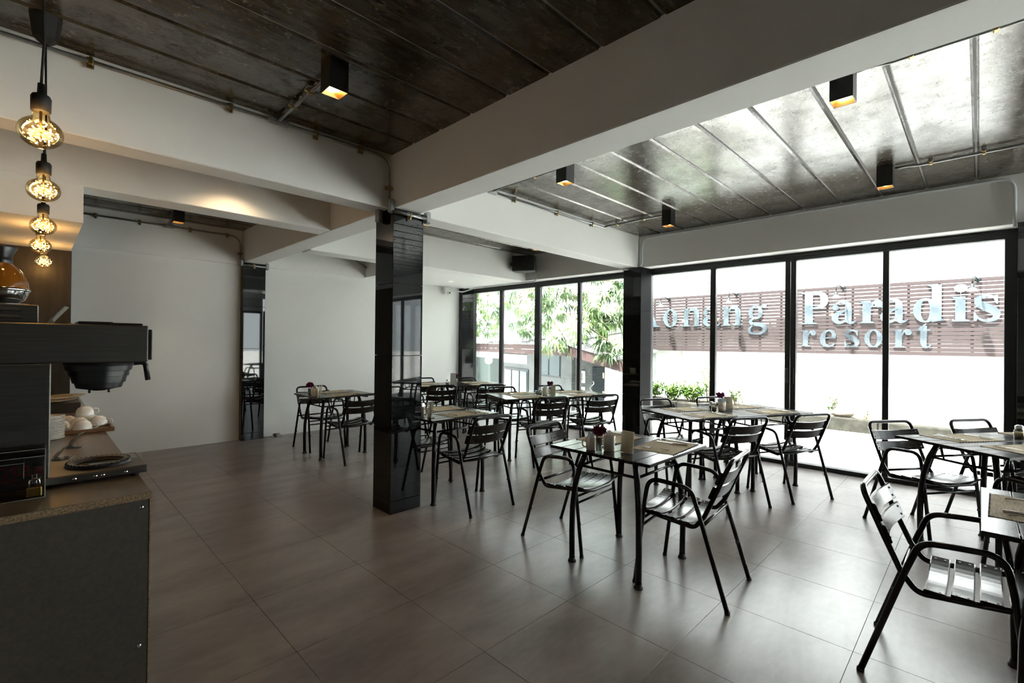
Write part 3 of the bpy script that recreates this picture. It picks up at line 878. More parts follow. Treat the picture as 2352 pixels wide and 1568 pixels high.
# ------------------------------------------------------------------ tables
TZ = 0.757
TL, TW = 0.765, 0.715
def make_table():
    root = empty('slatted_table', (0, 0, 0))
    n = 7; g = 0.005
    w = (TW - g * (n - 1)) / n
    me = MB().cbox(-TL / 2, TL / 2, 0, w, TZ - 0.019, TZ, 0.0025).mesh('slat', M['blackwood'])
    for k in range(n):
        inst('slat', me, root, (0, -TW / 2 + k * (w + g), 0))
    leg_me = {}
    for sx in (-1, 1):
        for sy in (-1, 1):
            path = [(0.285 * sx, 0.242 * sy, 0.004), (0.287 * sx, 0.244 * sy, 0.20), (0.285 * sx, 0.241 * sy, 0.36), (0.274 * sx, 0.230 * sy, 0.50), (0.253 * sx, 0.208 * sy, 0.62), (0.222 * sx, 0.176 * sy, TZ - 0.034)]
            # smooth the curve
            pp = []
            for i in range(len(path) - 1):
                a, b = Vector(path[i]), Vector(path[i + 1])
                pp += [a, a.lerp(b, 0.5)]
            pp.append(Vector(path[-1]))
            leg = MB().tube(pp, 0.0185, 12).build('leg', 'metalblack', root)
            MB().lathe([(0.0001, 0), (0.027, 0), (0.027, 0.006), (0.021, 0.014), (0.0190, 0.03)], 14, (0.285 * sx, 0.242 * sy, 0)).build('foot', 'rubber', leg)
    zr = 0.628
    for sy in (-1, 1):
        rl = MB().tube([(-0.252, 0.207 * sy, zr), (0.252, 0.207 * sy, zr)], 0.009, 8).build('rail', 'metalblack', root)
        for x in (-0.14, 0.14):
            MB().tube([(x, 0.207 * sy, zr), (x * 1.1, 0.215 * sy, TZ - 0.034)], 0.0065, 6).build('strut', 'metalblack', rl)
    for sx in (-1, 1):
        rl = MB().tube([(0.252 * sx, -0.207, zr), (0.252 * sx, 0.207, zr)], 0.009, 8).build('rail', 'metalblack', root)
        for y in (-0.11, 0.11):
            MB().tube([(0.252 * sx, y, zr), (0.262 * sx, y * 1.1, TZ - 0.034)], 0.0065, 6).build('strut', 'metalblack', rl)
        MB().cbox(0.262 * sx - 0.017, 0.262 * sx + 0.017, -0.325, 0.325, TZ - 0.037, TZ - 0.019, 0.003).build('batten', 'metalblack', root)
    return root
TB = {
    'T1': ((2.780, 1.650), 0, 'black slatted table in the front centre with mugs and purple flowers'),
    'T2': ((2.755, 3.630), 0, 'black slatted table touching the middle column on its right'),
    'T3': ((2.720, 5.850), 0, 'black slatted table farthest left, by the white back wall'),
    'T8': ((2.815, -0.365), 0, 'black slatted table corner at the lower right edge of the view'),
    'T6a': ((4.623, 1.992), -25, 'left half of the long black table at the sign window'),
    'T6b': ((5.317, 1.668), -25, 'right half of the long black table at the sign window'),
    'T5a': ((4.425, 4.163), -22, 'left half of the long black table at the tree window'),
    'T5b': ((5.135, 3.877), -22, 'right half of the long black table at the tree window'),
    'T4a': ((4.410, 6.163), -22, 'left half of the far corner table, next to the column edge'),
    'T4b': ((5.120, 5.877), -22, 'right half of the far corner table'),
    'T7a': ((4.690, -0.060), -35, 'large black slatted table at the right edge, its left half'),
    'T7b': ((5.317, -0.499), -35, 'right half of the right-hand table, beyond the edge of the view'),
}
tproto = make_table()
for i, (k, (c, a, lab)) in enumerate(TB.items()):
    o = tproto if i == 0 else copy_tree(tproto)
    o.location = (c[0], c[1], 0)
    o.rotation_euler = (0, 0, math.radians(a))
    tag(o, lab, 'table', 'black slatted tables')

# ------------------------------------------------------------------ table settings
def make_placemat():
    root = empty('placemat', (0, 0, 0))
    vs = []; fs = []
    nx, ny = 20, 8
    random.seed(3)
    for j in range(ny + 1):
        for i in range(nx + 1):
            x = -0.205 + 0.41 * i / nx; y = -0.135 + 0.27 * j / ny
            e = 0.004 * math.sin(j * 2.1) if i in (0, nx) else 0
            vs.append((x + e, y + 0.003 * math.sin(i * 1.7) * (j in (0, ny)), 0.0022 + 0.0016 * random.random()))
    for j in range(ny):
        for i in range(nx):
            a = j * (nx + 1) + i
            fs.append((a, a + 1, a + nx + 2, a + nx + 1))
    base = len(vs)
    vs += [(-0.205, -0.135, 0.0), (0.205, -0.135, 0.0), (0.205, 0.135, 0.0), (-0.205, 0.135, 0.0)]
    MB().add(vs, fs, True).box(-0.203, 0.203, -0.133, 0.133, 0.0, 0.0018).build('weave', 'mat', root)
    st = MB()
    for i in range(17):
        x = -0.20 + 0.40 * i / 16
        for y in (-0.136, 0.136):
            st.cbox(x - 0.007, x + 0.007, y - 0.003, y + 0.003, 0.0004, 0.0044, 0.001)
    st.build('edging', 'stitch', root)
    return root

def outline(mb, pts, z0, z1):
    mb.extrude(pts, z0, z1); return mb

def make_spoon():
    root = MB()
    bowl = []
    for i in range(9):
        t = i / 8
        bowl.append((0.062 + 0.055 * t, 0.0185 * math.sin(PI * (0.08 + 0.92 * t)) ** 0.8 if t < 1 else 0.001))
    n = len(bowl)
    vs = []; fs = []
    for (x, h) in bowl:
        for k in range(5):
            u = -1 + k / 2
            t = (x - 0.062) / 0.055
            vs.append((x, h * u, 0.009 - 0.007 * (1 - u * u) * math.sin(PI * min(1, 0.05 + t))))
    for i in range(n - 1):
        for k in range(4):
            fs.append((i * 5 + k, (i + 1) * 5 + k, (i + 1) * 5 + k + 1, i * 5 + k + 1))
    root.add(vs, fs, True)
    root.tube([(0.064, 0, 0.008), (0.02, 0, 0.009), (-0.05, 0, 0.006), (-0.085, 0, 0.003)], [0.0028, 0.0025, 0.003, 0.0042], 6)
    return root.mesh('spoon', M['cutlery'])
def make_fork():
    mb = MB()
    mb.tube([(0.035, 0, 0.006), (0.0, 0, 0.007), (-0.06, 0, 0.005), (-0.088, 0, 0.003)], [0.003, 0.0026, 0.003, 0.0042], 6)
    mb.cbox(0.032, 0.062, -0.011, 0.011, 0.003, 0.0055, 0.001)
    for k in range(4):
        y = -0.0095 + k * 0.0063
        mb.cbox(0.060, 0.105, y - 0.0018, y + 0.0018, 0.003, 0.0055, 0.0006)
    return mb.mesh('fork', M['cutlery'])
def make_knife():
    mb = MB()
    mb.extrude([(0.0, -0.007), (0.10, -0.007), (0.115, 0.002), (0.105, 0.008), (0.0, 0.008)], 0.002, 0.0042)
    mb.tube([(0.0, 0, 0.0045), (-0.10, 0, 0.0045)], [0.0045, 0.0060], 8)
    return mb.mesh('knife', M['cutlery'])
SPOON, FORK, KNIFE = make_spoon(), make_fork(), make_knife()

mat_proto = [None]
def place_mat(x, y, rz, where):
    if mat_proto[0] is None:
        mat_proto[0] = make_placemat(); o = mat_proto[0]
    else:
        o = copy_tree(mat_proto[0])
    o.location = (x, y, TZ); o.rotation_euler = (0, 0, rz)
    tag(o, 'tan woven placemat ' + where, 'placemat', 'woven placemats')
    return o
def place_cut(me, name, x, y, rz, where):
    o = bpy.data.objects.new(name, me); COL.objects.link(o)
    o.location = (x, y, TZ + 0.0042); o.rotation_euler = (0, 0, rz)
    tag(o, 'polished steel %s ' % name + where, name, 'cutlery on the placemats')
def setting(cx, cy, ang, off_u, side, where, flip=1, jitter=0.0):
    """placemat with fork, knife and spoon; side=+1 far long edge, -1 near"""
    a = math.radians(ang)
    u = Vector((math.cos(a), math.sin(a))); v = Vector((-math.sin(a), math.cos(a)))
    p = Vector((cx, cy)) + u * off_u + v * side * 0.195
    place_mat(p.x, p.y, a + jitter, where)
    ins = PI / 2 if side < 0 else -PI / 2
    for me, nm, du in ((FORK, 'fork', -0.135), (KNIFE, 'knife', 0.10), (SPOON, 'spoon', 0.145)):
        q = p + u * du * (1 if side < 0 else -1) - v * side * 0.0
        place_cut(me, nm, q.x, q.y, a + ins + random.uniform(-0.06, 0.06), 'on the placemat ' + where)
random.seed(11)
def t(k): return TB[k][0], TB[k][1]
SET = [('T1', 0.13, -1, 'nearest the viewer on the front centre table', 0.06), ('T1', 0.08, 1, 'behind the mugs on the front centre table', -0.05),
       ('T2', 0.07, -1, 'on the near side of the table beside the column', 0.02), ('T2', 0.10, 1, 'on the far side of the table beside the column', 0.0),
       ('T3', 0.05, -1, 'on the near side of the leftmost table', 0.03), ('T3', 0.05, 1, 'on the far side of the leftmost table', 0.0),
       ('T8', 0.05, 1, 'on the table corner at the lower right edge', -0.02),
       ('T6a', 0.03, 1, 'at the far left of the sign-window table', 0.0), ('T6a', -0.02, -1, 'at the near left of the sign-window table', 0.03),
       ('T6b', 0.0, 1, 'at the far right of the sign-window table', 0.0), ('T6b', 0.02, -1, 'at the near right of the sign-window table', -0.03),
       ('T5a', 0.0, 1, 'at the far left of the tree-window table', 0.0), ('T5a', 0.0, -1, 'at the near left of the tree-window table', 0.0),
       ('T5b', 0.0, 1, 'at the far right of the tree-window table', 0.0), ('T5b', 0.0, -1, 'at the near right of the tree-window table', 0.0),
       ('T4a', -0.05, 1, 'at the far left of the far corner table', 0.0), ('T4a', -0.08, -1, 'at the near left of the far corner table', 0.0),
       ('T4b', 0.05, 1, 'at the far right of the far corner table', 0.0), ('T4b', 0.05, -1, 'at the near right of the far corner table', 0.0),
       ('T7a', 0.02, 1, 'on the window side of the right-hand table', 0.0), ('T7a', 0.03, -1, 'on the near side of the right-hand table', 0.0),
       ('T7b', 0.0, 1, 'at the far end of the right-hand table', 0.0)]
for (k, ou, sd, wh, ji) in SET:
    c, a = t(k)
    setting(c[0], c[1], a, ou, sd, wh, 1, ji)

# mugs, jars, vases, cards
def mug(x, y, rz, label, s=1.0, sachets=None, mat='mug'):
    root = empty('mug', (x, y, TZ), rz)
    tag(root, label, 'mug', 'mugs on the tables')
    MB().lathe([(0.0001, 0.0), (0.026 * s, 0.0), (0.032 * s, 0.006), (0.036 * s, 0.088 * s), (0.0345 * s, 0.090 * s), (0.033 * s, 0.086 * s), (0.029 * s, 0.010), (0.0001, 0.008)], 24).build('body', mat, root)
    pts = [(-0.033 * s, 0, 0.072 * s), (-0.050 * s, 0, 0.072 * s), (-0.061 * s, 0, 0.055 * s), (-0.058 * s, 0, 0.034 * s), (-0.046 * s, 0, 0.022 * s), (-0.030 * s, 0, 0.022 * s)]
    MB().tube(fillet(pts, 0.015 * s, 4), 0.0048 * s, 8).build('handle', mat, root)
    if sachets:
        for k in range(5):
            a = random.uniform(-0.2, 0.2)
            m = Matrix.Translation((-0.016 + k * 0.008, random.uniform(-0.006, 0.006), 0.025)) @ Matrix.Rotation(a, 4, 'X')
            MB().box(-0.0012, 0.0012, -0.022, 0.022, 0, (0.092 + 0.004 * (k % 2)) * s).xform(m).build('sachet', sachets, root)
    return root
def jar(x, y, label, s=1.0):
    root = empty('condiment_jar', (x, y, TZ))
    tag(root, label, 'jar', 'condiment jars on the tables')
    MB().lathe([(0.0001, 0), (0.024 * s, 0), (0.026 * s, 0.01), (0.026 * s, 0.040 * s), (0.018 * s, 0.055 * s), (0.018 * s, 0.062 * s)], 18).build('glass', 'jarglass', root)
    MB().lathe([(0.0001, 0.002), (0.022 * s, 0.002), (0.023 * s, 0.034 * s), (0.0001, 0.034 * s)], 14).build('contents', 'salt', root)
    MB().lathe([(0.020 * s, 0.056 * s), (0.021 * s, 0.072 * s), (0.012 * s, 0.078 * s), (0.0001, 0.079 * s)], 16).build('lid', 'jarlid', root)
def vase(x, y, label, h=0.085, bloom=0.034):
    bloom *= 1.2
    root = empty('flower_vase', (x, y, TZ))
    tag(root, label, 'vase', 'flower vases on the tables')
    MB().lathe([(0.0001, 0), (0.017, 0), (0.019, 0.006), (0.021, h), (0.0195, h), (0.017, 0.008), (0.0001, 0.008)], 18).build('glass', 'jarglass', root)
    st = MB()
    for k in range(4):
        a = k * 1.7
        st.tube([(0.006 * math.cos(a), 0.006 * math.sin(a), 0.01), (0.014 * math.cos(a), 0.014 * math.sin(a), h), (0.022 * math.cos(a), 0.022 * math.sin(a), h + 0.028)], 0.0022, 5)
    st.build('stems', 'stem', root)
    rnd = random.Random(int(x * 1000))
    for k in range(4):
        a = k * 1.7
        c = Vector((0.020 * math.cos(a), 0.020 * math.sin(a), h + 0.038 + 0.012 * (k % 2)))
        b = MB()
        for i in range(70):
            d = Vector((rnd.gauss(0, 1), rnd.gauss(0, 1), rnd.gauss(0.35, 1))).normalized()
            s = d.cross(Vector((rnd.random(), rnd.random(), rnd.random()))).normalized() * 0.0065
            e = c + d * bloom * rnd.uniform(0.7, 1.0) * 0.75
            m_ = c + d * bloom * 0.35
            b.add([c, m_ + s, e, m_ - s], [(0, 1, 2, 3)])
        b.build('bloom', 'petal', root)
def card(x, y, rz, label, h=0.135, w=0.092, lean=0.10, mat='card', foot=True):
    root = empty('menu_card', (x, y, TZ), rz)
    tag(root, label, 'card', 'menu cards on the tables')
    m = Matrix.Rotation(-lean, 4, 'X')
    MB().cbox(-w / 2, w / 2, -0.0012, 0.0012, 0.004, h, 0.0005).xform(m).build('sheet', mat, root)
    if foot:
        MB().cbox(-w / 2, w / 2, -0.012, 0.035, 0.0, 0.003, 0.0005).box(-w / 2, w / 2, -0.0040, -0.0020, 0.0, h * 0.98).build('stand', 'acrylic', root)
random.seed(5)
# front centre table
card(2.552, 1.528, -PI / 2 - 0.12, 'cream menu card standing on the front centre table')
mug(2.530, 1.640, -0.75, 'large cream mug with paper sachets on the front centre table', 1.06, 'china')
vase(2.452, 1.662, 'small glass vase of purple flowers on the front centre table', 0.085, 0.040)
mug(2.470, 1.735, -0.65, 'smaller cream mug with blue sachets behind the vase, front centre table', 0.92, 'sachet')
# beside the column
card(2.462, 3.452, -PI / 2 - 0.25, 'cream menu card leaning on the table beside the column', lean=0.22)
mug(2.440, 3.545, 2.0, 'cream mug behind the card on the table beside the column', 1.0, 'china')
# leftmost table
card(2.425, 5.640, -PI / 2 - 0.25, 'cream menu card on the leftmost table', lean=0.18)
mug(2.405, 5.720, -0.8, 'cream mug with sachets on the leftmost table', 1.05, 'china')
vase(2.360, 5.770, 'small vase of purple flowers on the leftmost table', 0.09, 0.042)
# sign window table
jar(4.985, 1.985, 'left condiment jar beside the mug on the sign-window table')
jar(4.905, 1.930, 'right condiment jar touching the mug on the sign-window table')
mug(4.935, 1.862, 0.6, 'cream mug with blue sachets on the sign-window table', 1.05, 'sachet')
vase(5.060, 1.925, 'small vase of purple flowers on the sign-window table', 0.10, 0.040)
card(5.115, 1.862, math.radians(-50), 'cream menu card on the sign-window table', 0.13, 0.085)
# tree window table
mug(4.650, 3.985, 2.4, 'olive-cream mug on the tree-window table', 1.05, 'sachet')
jar(4.600, 4.030, 'small condiment jar left of the mug on the tree-window table')
vase(4.735, 3.975, 'small vase of purple flowers behind the card, tree-window table', 0.10, 0.036)
card(4.715, 3.905, math.radians(-50), 'cream menu card on the tree-window table', 0.13, 0.06)
for k in range(3):
    o = MB().lathe([(0.0001, 0.0), (0.022, 0.0), (0.040, 0.018), (0.042, 0.022), (0.039, 0.021), (0.020, 0.004), (0.0001, 0.004)], 20).build('bowl', 'bluebowl', None, (4.70, 4.15, TZ + 0.011 * k))
    tag(o, ['lowest', 'middle', 'topmost'][k] + ' pale blue bowl in the stack on the tree-window table', 'bowl', 'stacked blue bowls')
# far corner table
card(4.610, 5.840, math.radians(-45), 'tall white menu card on the far corner table', 0.19, 0.085, 0.02, 'plastwhite', False)
jar(4.560, 5.915, 'dark condiment jar on the far corner table', 1.15)
vase(4.690, 5.880, 'vase with purple flowers half hidden by the tall white card', 0.10, 0.034)
# right table
jar(5.175, -0.215, 'condiment jar at the right edge of the view on the right-hand table', 1.2)

# ------------------------------------------------------------------ counter
CZ = 0.86
ct = empty('counter', (0.313, 2.172, 0))
tag(ct, 'dark laminate counter cabinet with chipboard edges on the left', 'counter')
MB().cbox(-1.10, -0.006, 0.010, 0.028, 0.0, CZ - 0.027, 0.001).build('end_panel', 'panel', ct)
MB().cbox(-0.022, -0.003, 0.028, 4.04, 0.0, CZ - 0.027, 0.001).build('side_panel', 'panel', ct)
MB().cbox(-0.0055, -0.001, 0.008, 0.030, 0.0, CZ - 0.027, 0.0005).build('chipboard_edge', 'chip', ct)
MB().lathe([(0.0001, -0.003), (0.006, -0.003), (0.007, 0.0)], 10, (-0.028, 0.010, CZ - 0.055), axis='y').build('screw', 'chrome', ct)
MB().lathe([(0.0001, -0.003), (0.006, -0.003), (0.007, 0.0)], 10, (-0.030, 0.010, 0.30), axis='y').build('screw', 'chrome', ct)
wt = empty('worktop', (0.313, 2.172, CZ - 0.026))
tag(wt, 'brown laminate worktop with raw chipboard front edge', 'worktop')
MB().cbox(-1.10, 0.0, 0.002, 4.04, 0.001, 0.026, 0.001).build('board', 'worktop', wt)
MB().box(-1.10, -0.001, -0.001, 0.002, 0.001, 0.0245).build('chipboard_edge', 'chip', wt)

# coffee brewer
YM, YE = 2.452, 2.70
br = empty('coffee_brewer', (0.10, (YM + YE) / 2, CZ))
tag(br, 'stainless steel coffee brewer with black funnel on the counter', 'coffee maker')
bx = lambda x0, x1, y0, y1, z0, z1, c=0.004: MB().cbox(x0 - 0.10, x1 - 0.10, y0 - (YM + YE) / 2, y1 - (YM + YE) / 2, z0 - CZ, z1 - CZ, c)
bs = bx(-0.32, 0.339, YM, 2.76, CZ + 0.012, 0.903).build('base', 'brushed', br)
for x in (-0.28, 0.30):
    for y in (YM + 0.03, 2.73):
        MB().lathe([(0.0001, 0), (0.014, 0), (0.014, 0.013), (0.0001, 0.013)], 10, (x - 0.10, y - (YM + YE) / 2, 0)).build('foot', 'rubber', bs)
for x in (0.115, 0.175, 0.197, 0.268):
    MB().ball((x - 0.10, YM + 0.001 - (YM + YE) / 2, 0.026), 0.008, 10, 8, 0.8).build('louvre', 'chrome', bs)
bx(-0.32, 0.047, YM, YE, 0.903, 1.328).build('tower', 'brushed', br)
hs = bx(-0.32, 0.335, YM, YE, 1.328, 1.477).build('brew_head', 'brushed', br)
bx(0.335, 0.349, YM + 0.004, YE - 0.004, 1.336, 1.462, 0.003).build('end_cap', 'blackplastic', hs)
bx(0.12, 0.225, YM + 0.02, YE - 0.02, 1.477, 1.489, 0.003).build('lid', 'blackplastic', hs)
bx(0.215, 0.318, YM + 0.012, YE - 0.012, 1.477, 1.486, 0.003).build('lid', 'blackplastic', hs)
cx, cy = 0.192 - 0.10, 2.575 - (YM + YE) / 2
zf = lambda z: z - CZ
def crisp(pr):
    out = []
    for r_, z_ in pr: out += [(r_, z_ + 0.0002), (r_, z_ - 0.0002)]
    return out
fn = MB().lathe(crisp([(0.108, zf(1.326)), (0.113, zf(1.320)), (0.108, zf(1.312)), (0.104, zf(1.293)), (0.098, zf(1.292)), (0.095, zf(1.270)), (0.089, zf(1.269)), (0.084, zf(1.243)), (0.078, zf(1.242)), (0.072, zf(1.222)), (0.020, zf(1.210)), (0.0001, zf(1.208))]), 40, (cx, cy, 0)).build('funnel', 'blackplastic', br)
MB().tube(fillet([(cx + 0.105, cy, zf(1.318)), (cx + 0.150, cy, zf(1.322)), (cx + 0.160, cy, zf(1.245))], 0.02, 5), [0.009] * 5 + [0.010] * 3, 8).build('handle', 'blackplastic', fn)
for dx in (-0.03, 0.03):
    MB().tube([(cx + dx, cy, zf(1.214)), (cx + dx, cy, zf(1.200))], 0.004, 6).build('drip_nub', 'blackplastic', fn)
wp = MB().lathe([(0.072, zf(0.906)), (0.078, zf(0.909)), (0.082, zf(0.915)), (0.096, zf(0.918)), (0.103, zf(0.913)), (0.106, zf(0.904))], 40, (0.196 - 0.10, 2.605 - (YM + YE) / 2, 0)).build('warmer_ring', 'blackplastic', br)
MB().lathe([(0.0001, zf(0.9045)), (0.072, zf(0.9050)), (0.074, zf(0.904))], 40, (0.196 - 0.10, 2.605 - (YM + YE) / 2, 0)).build('warmer_plate', P('dark_enamel', (0.03, 0.035, 0.04), 0.12), wp)
kn = MB()
for k in range(36):
    a = 2 * PI * k / 36
    kn.ball((0.096 + 0.100 * math.cos(a), 2.605 - (YM + YE) / 2 + 0.100 * math.sin(a), zf(0.916)), 0.004, 5, 4)
kn.build('ring_beads', 'blackplastic', wp)
bx(0.262, 0.325, 2.62, 2.73, 0.903, 0.9042, 0.0004).build('rating_plate', 'steel', bs)

wm = empty('warmer_box', (-0.16, 2.575, 1.477))
tag(wm, 'stainless warmer box with louvre slots on top of the brewer', 'warmer')
b2 = MB().cbox(-0.16, 0.172, -0.115, 0.115, 0.001, 0.066, 0.003).build('body', 'brushed', wm)
for z in (0.022, 0.048):
    MB().add([(0.0, -0.1153, z - 0.004), (0.13, -0.1153, z - 0.004), (0.118, -0.121, z + 0.006), (0.0, -0.121, z + 0.006)], [(0, 1, 2, 3)]).box(0.0, 0.128, -0.1160, -0.1150, z - 0.008, z - 0.004).build('louvre', 'chrome', b2)
MB().lathe([(0.0001, 0.072), (0.075, 0.072), (0.082, 0.066)], 30, (0.072, 0, 0)).build('hot_plate', 'blackplastic', wm)
dc = empty('coffee_decanter', (-0.090, 2.575, 1.550))
tag(dc, 'round coffee decanter with amber glass, steel base and black collar', 'decanter')
MB().lathe([(0.0001, 0.0), (0.050, 0.0), (0.066, 0.012), (0.075, 0.034), (0.077, 0.044)], 36).build('steel_base', 'chrome', dc)
MB().lathe([(0.077, 0.044), (0.081, 0.046), (0.081, 0.054), (0.077, 0.056)], 36).build('band', 'chrome', dc)
MB().lathe([(0.077, 0.056), (0.075, 0.078), (0.066, 0.105), (0.052, 0.128), (0.036, 0.142), (0.031, 0.148)], 36).build('glass_dome', 'coffee', dc)
MB().lathe([(0.031, 0.144), (0.033, 0.150), (0.033, 0.165), (0.030, 0.170), (0.045, 0.205), (0.044, 0.210), (0.0001, 0.208)], 30).build('collar', 'blackplastic', dc)

# clear donation box with padlock and mirrored red print on its back
bxo = empty('donation_box', (-0.105, 2.395, CZ))
tag(bxo, 'clear acrylic box with red mirrored lettering in front of the brewer', 'box')
W, Dp, Hh = 0.14, 0.050, 0.172
for nm, b in (('front_sheet', (-W, W, -Dp, -Dp + 0.003, 0.001, Hh)), ('back_sheet', (-W, W, Dp - 0.003, Dp, 0.001, Hh)), ('side_sheet', (-W, -W + 0.003, -Dp + 0.003, Dp - 0.003, 0.001, Hh)), ('side_sheet', (W - 0.003, W, -Dp + 0.003, Dp - 0.003, 0.001, Hh)), ('top_sheet', (-W + 0.003, W - 0.003, -Dp + 0.003, Dp - 0.003, Hh - 0.027, Hh - 0.024)), ('bottom_sheet', (-W + 0.003, W - 0.003, -Dp + 0.003, Dp - 0.003, 0.001, 0.004))):
    MB().box(*b).build(nm, 'acrylic', bxo)
ed = MB()
for x in (-W, W - 0.002):
    for y in (-Dp - 0.0003, Dp - 0.0017):
        ed.box(x, x + 0.002, y, y + 0.002, 0.001, Hh)
for z in (0.001, Hh - 0.026, Hh - 0.001):
    ed.box(-W, W, -Dp - 0.0004, -Dp + 0.0012, z, z + 0.0016)
ed.box(0.01, 0.085, -Dp - 0.0005, -Dp + 0.0005, 0.128, 0.1295)
ed.box(0.085, 0.0865, -Dp - 0.0005, -Dp + 0.0005, 0.075, 0.1295)
ed.build('sheet_edges', 'acrylicedge', bxo)
def text_mesh(txt, size, name):
    cu = bpy.data.curves.new(name, 'FONT')
    cu.body = txt; cu.size = size; cu.align_x = 'CENTER'; cu.extrude = 0.0002; cu.resolution_u = 3
    ob = bpy.data.objects.new('tmp_text', cu); COL.objects.link(ob)
    dg = bpy.context.evaluated_depsgraph_get()
    me = bpy.data.meshes.new_from_object(ob.evaluated_get(dg))
    bpy.data.objects.remove(ob)
    bpy.data.curves.remove(cu)
    me.name = name
    me.materials.clear(); me.materials.append(M['redprint'])
    return me
t1 = inst('lettering', text_mesh('BIRD OF', 0.046, 'lettering'), bxo, (0.028, Dp + 0.0006, 0.064), (PI / 2, 0, 0), (-0.85, 1.15, 1))
t2 = inst('lettering', text_mesh('RESTA', 0.024, 'lettering'), bxo, (0.035, Dp + 0.0006, 0.042), (PI / 2, 0, 0), (-1, 1, 1))
MB().box(0.112, 0.133, Dp + 0.0004, Dp + 0.0010, 0.066, 0.092).build('red_emblem', 'redprint', bxo)
pk = empty('padlock', (0.007, 2.330, 0.872))
tag(pk, 'small brass padlock hanging on the clear box', 'padlock')
MB().cbox(-0.019, 0.019, -0.008, 0.008, 0.0, 0.032, 0.003).build('body', 'brasslock', pk)
MB().tube(fillet([(-0.0125, 0, 0.030), (-0.0125, 0, 0.060), (0.0125, 0, 0.060), (0.0125, 0, 0.030)], 0.0124, 6), 0.0028, 8).build('shackle', 'chrome', pk)
MB().cbox(-0.006, 0.006, 0.004, 0.012, 0.044, 0.076, 0.001).build('hasp', 'chrome', pk)

def sign_holder(x, y, z, rz, label, h=0.085, w=0.075):
    root = empty('card_holder', (x, y, z), rz)
    tag(root, label, 'card holder', 'clear card holders on the counter')
    m = Matrix.Rotation(0.62, 4, 'X')
    MB().box(-w / 2, w / 2, 0, 0.003, 0.002, h).xform(m).build('front_sheet', 'acrylic', root)
    MB().box(-w / 2, w / 2, 0.006, 0.008, 0.010, h * 0.6).xform(m).build('back_sheet', 'acrylic', root)
    MB().box(-w / 2, w / 2, -0.06, 0.003, 0.0, 0.003).build('base_sheet', 'acrylic', root)
    e = MB()
    for x_ in (-w / 2, w / 2 - 0.002):
        e.box(x_, x_ + 0.002, -0.0003, 0.0033, 0.002, h)
    e.box(-w / 2, w / 2, -0.0003, 0.0033, h - 0.002, h)
    e.xform(m)
    e.box(-w / 2, w / 2, -0.0612, -0.0585, 0, 0.0034).box(-w / 2, w / 2, 0.0015, 0.004, 0, 0.0034)
    e.build('sheet_edges', 'acrylicedge', root)
sign_holder(0.135, 3.34, CZ, math.radians(70), 'clear acrylic card holder on the worktop beside the saucers')
sign_holder(0.075, 3.06, CZ, math.radians(75), 'clear acrylic card holder half hidden by the brewer edge', 0.07)
sign_holder(0.045, 2.60, 1.478, math.radians(80), 'clear acrylic card holder leaning on top of the brewer', 0.085)

# tray of cups, saucers, plates
tr = empty('serving_tray', (0.20, 3.96, CZ))
tag(tr, 'brown wooden tray holding upturned white cups', 'tray')
MB().cbox(-0.17, 0.155, -0.19, 0.30, 0.0, 0.010, 0.003).build('base', 'tray', tr)
MB().cbox(-0.17, 0.155, -0.20, -0.188, 0.0, 0.024, 0.004).build('rim', 'tray', tr)
MB().cbox(0.144, 0.156, -0.188, 0.30, 0.0, 0.024, 0.004).build('rim', 'tray', tr)
cup_body = MB().lathe([(0.0001, 0.062), (0.020, 0.062), (0.023, 0.058), (0.034, 0.052), (0.043, 0.034), (0.0465, 0.012), (0.0475, 0.0), (0.0445, 0.0), (0.041, 0.032)], 26).mesh('cup_body', M['china'])
cup_handle = MB().tube(fillet([(0.044, 0, 0.012), (0.072, 0, 0.014), (0.074, 0, 0.040), (0.040, 0, 0.042)], 0.014, 4), 0.0042, 8).mesh('cup_handle', M['china'])
cups = [(0.212, 3.83, 0.870, -0.3, 'nearest white upturned cup on the tray edge'), (0.296, 3.985, 0.870, -0.5, 'white upturned cup farthest right on the tray, handle out'),
        (0.118, 3.90, 0.870, 2.0, 'white upturned cup beside the stacked saucers'), (0.205, 3.965, 0.870, 1.2, 'white upturned cup in the middle of the tray'),
        (0.260, 4.11, 0.870, 0.8, 'white upturned cup at the rear right of the tray'), (0.155, 4.10, 0.870, 1.8, 'white upturned cup at the rear left of the tray'),
        (0.232, 4.02, 0.933, 0.4, 'upper white upturned cup resting on the cups beneath')]
for (x, y, z, a, lab) in cups:
    root = empty('cup', (x, y, z), a)
    tag(root, lab, 'cup', 'upturned white cups on the tray')
    inst('body', cup_body, root); inst('handle', cup_handle, root)
sau = MB().lathe([(0.0001, 0.0), (0.035, 0.0), (0.045, 0.004), (0.068, 0.012), (0.069, 0.0145), (0.045, 0.008), (0.0001, 0.006)], 28).mesh('saucer', M['china'])
NS = 15
for k in range(NS):
    o = bpy.data.objects.new('saucer', sau); COL.objects.link(o)
    o.location = (0.062 + random.uniform(-0.002, 0.002), 3.66 + random.uniform(-0.002, 0.002), CZ + 0.0085 * k)
    pos = ('lowest' if k == 0 else 'topmost' if k == NS - 1 else '%s from the bottom' % ['', 'second', 'third', 'fourth', 'fifth', 'sixth', 'seventh', 'eighth', 'ninth', 'tenth', 'eleventh', 'twelfth', 'thirteenth', 'fourteenth'][k])
    tag(o, 'white saucer, %s in the stack beside the cups' % pos, 'saucer', 'stacked white saucers')
rk = MB().cbox(-0.16, 0.10, -0.15, 0.34, 0.0, 0.075, 0.004).build('serving_board', 'kitchen', None, (0.16, 5.05, CZ))
tag(rk, 'dark wooden riser under the large plates on the counter', 'board')
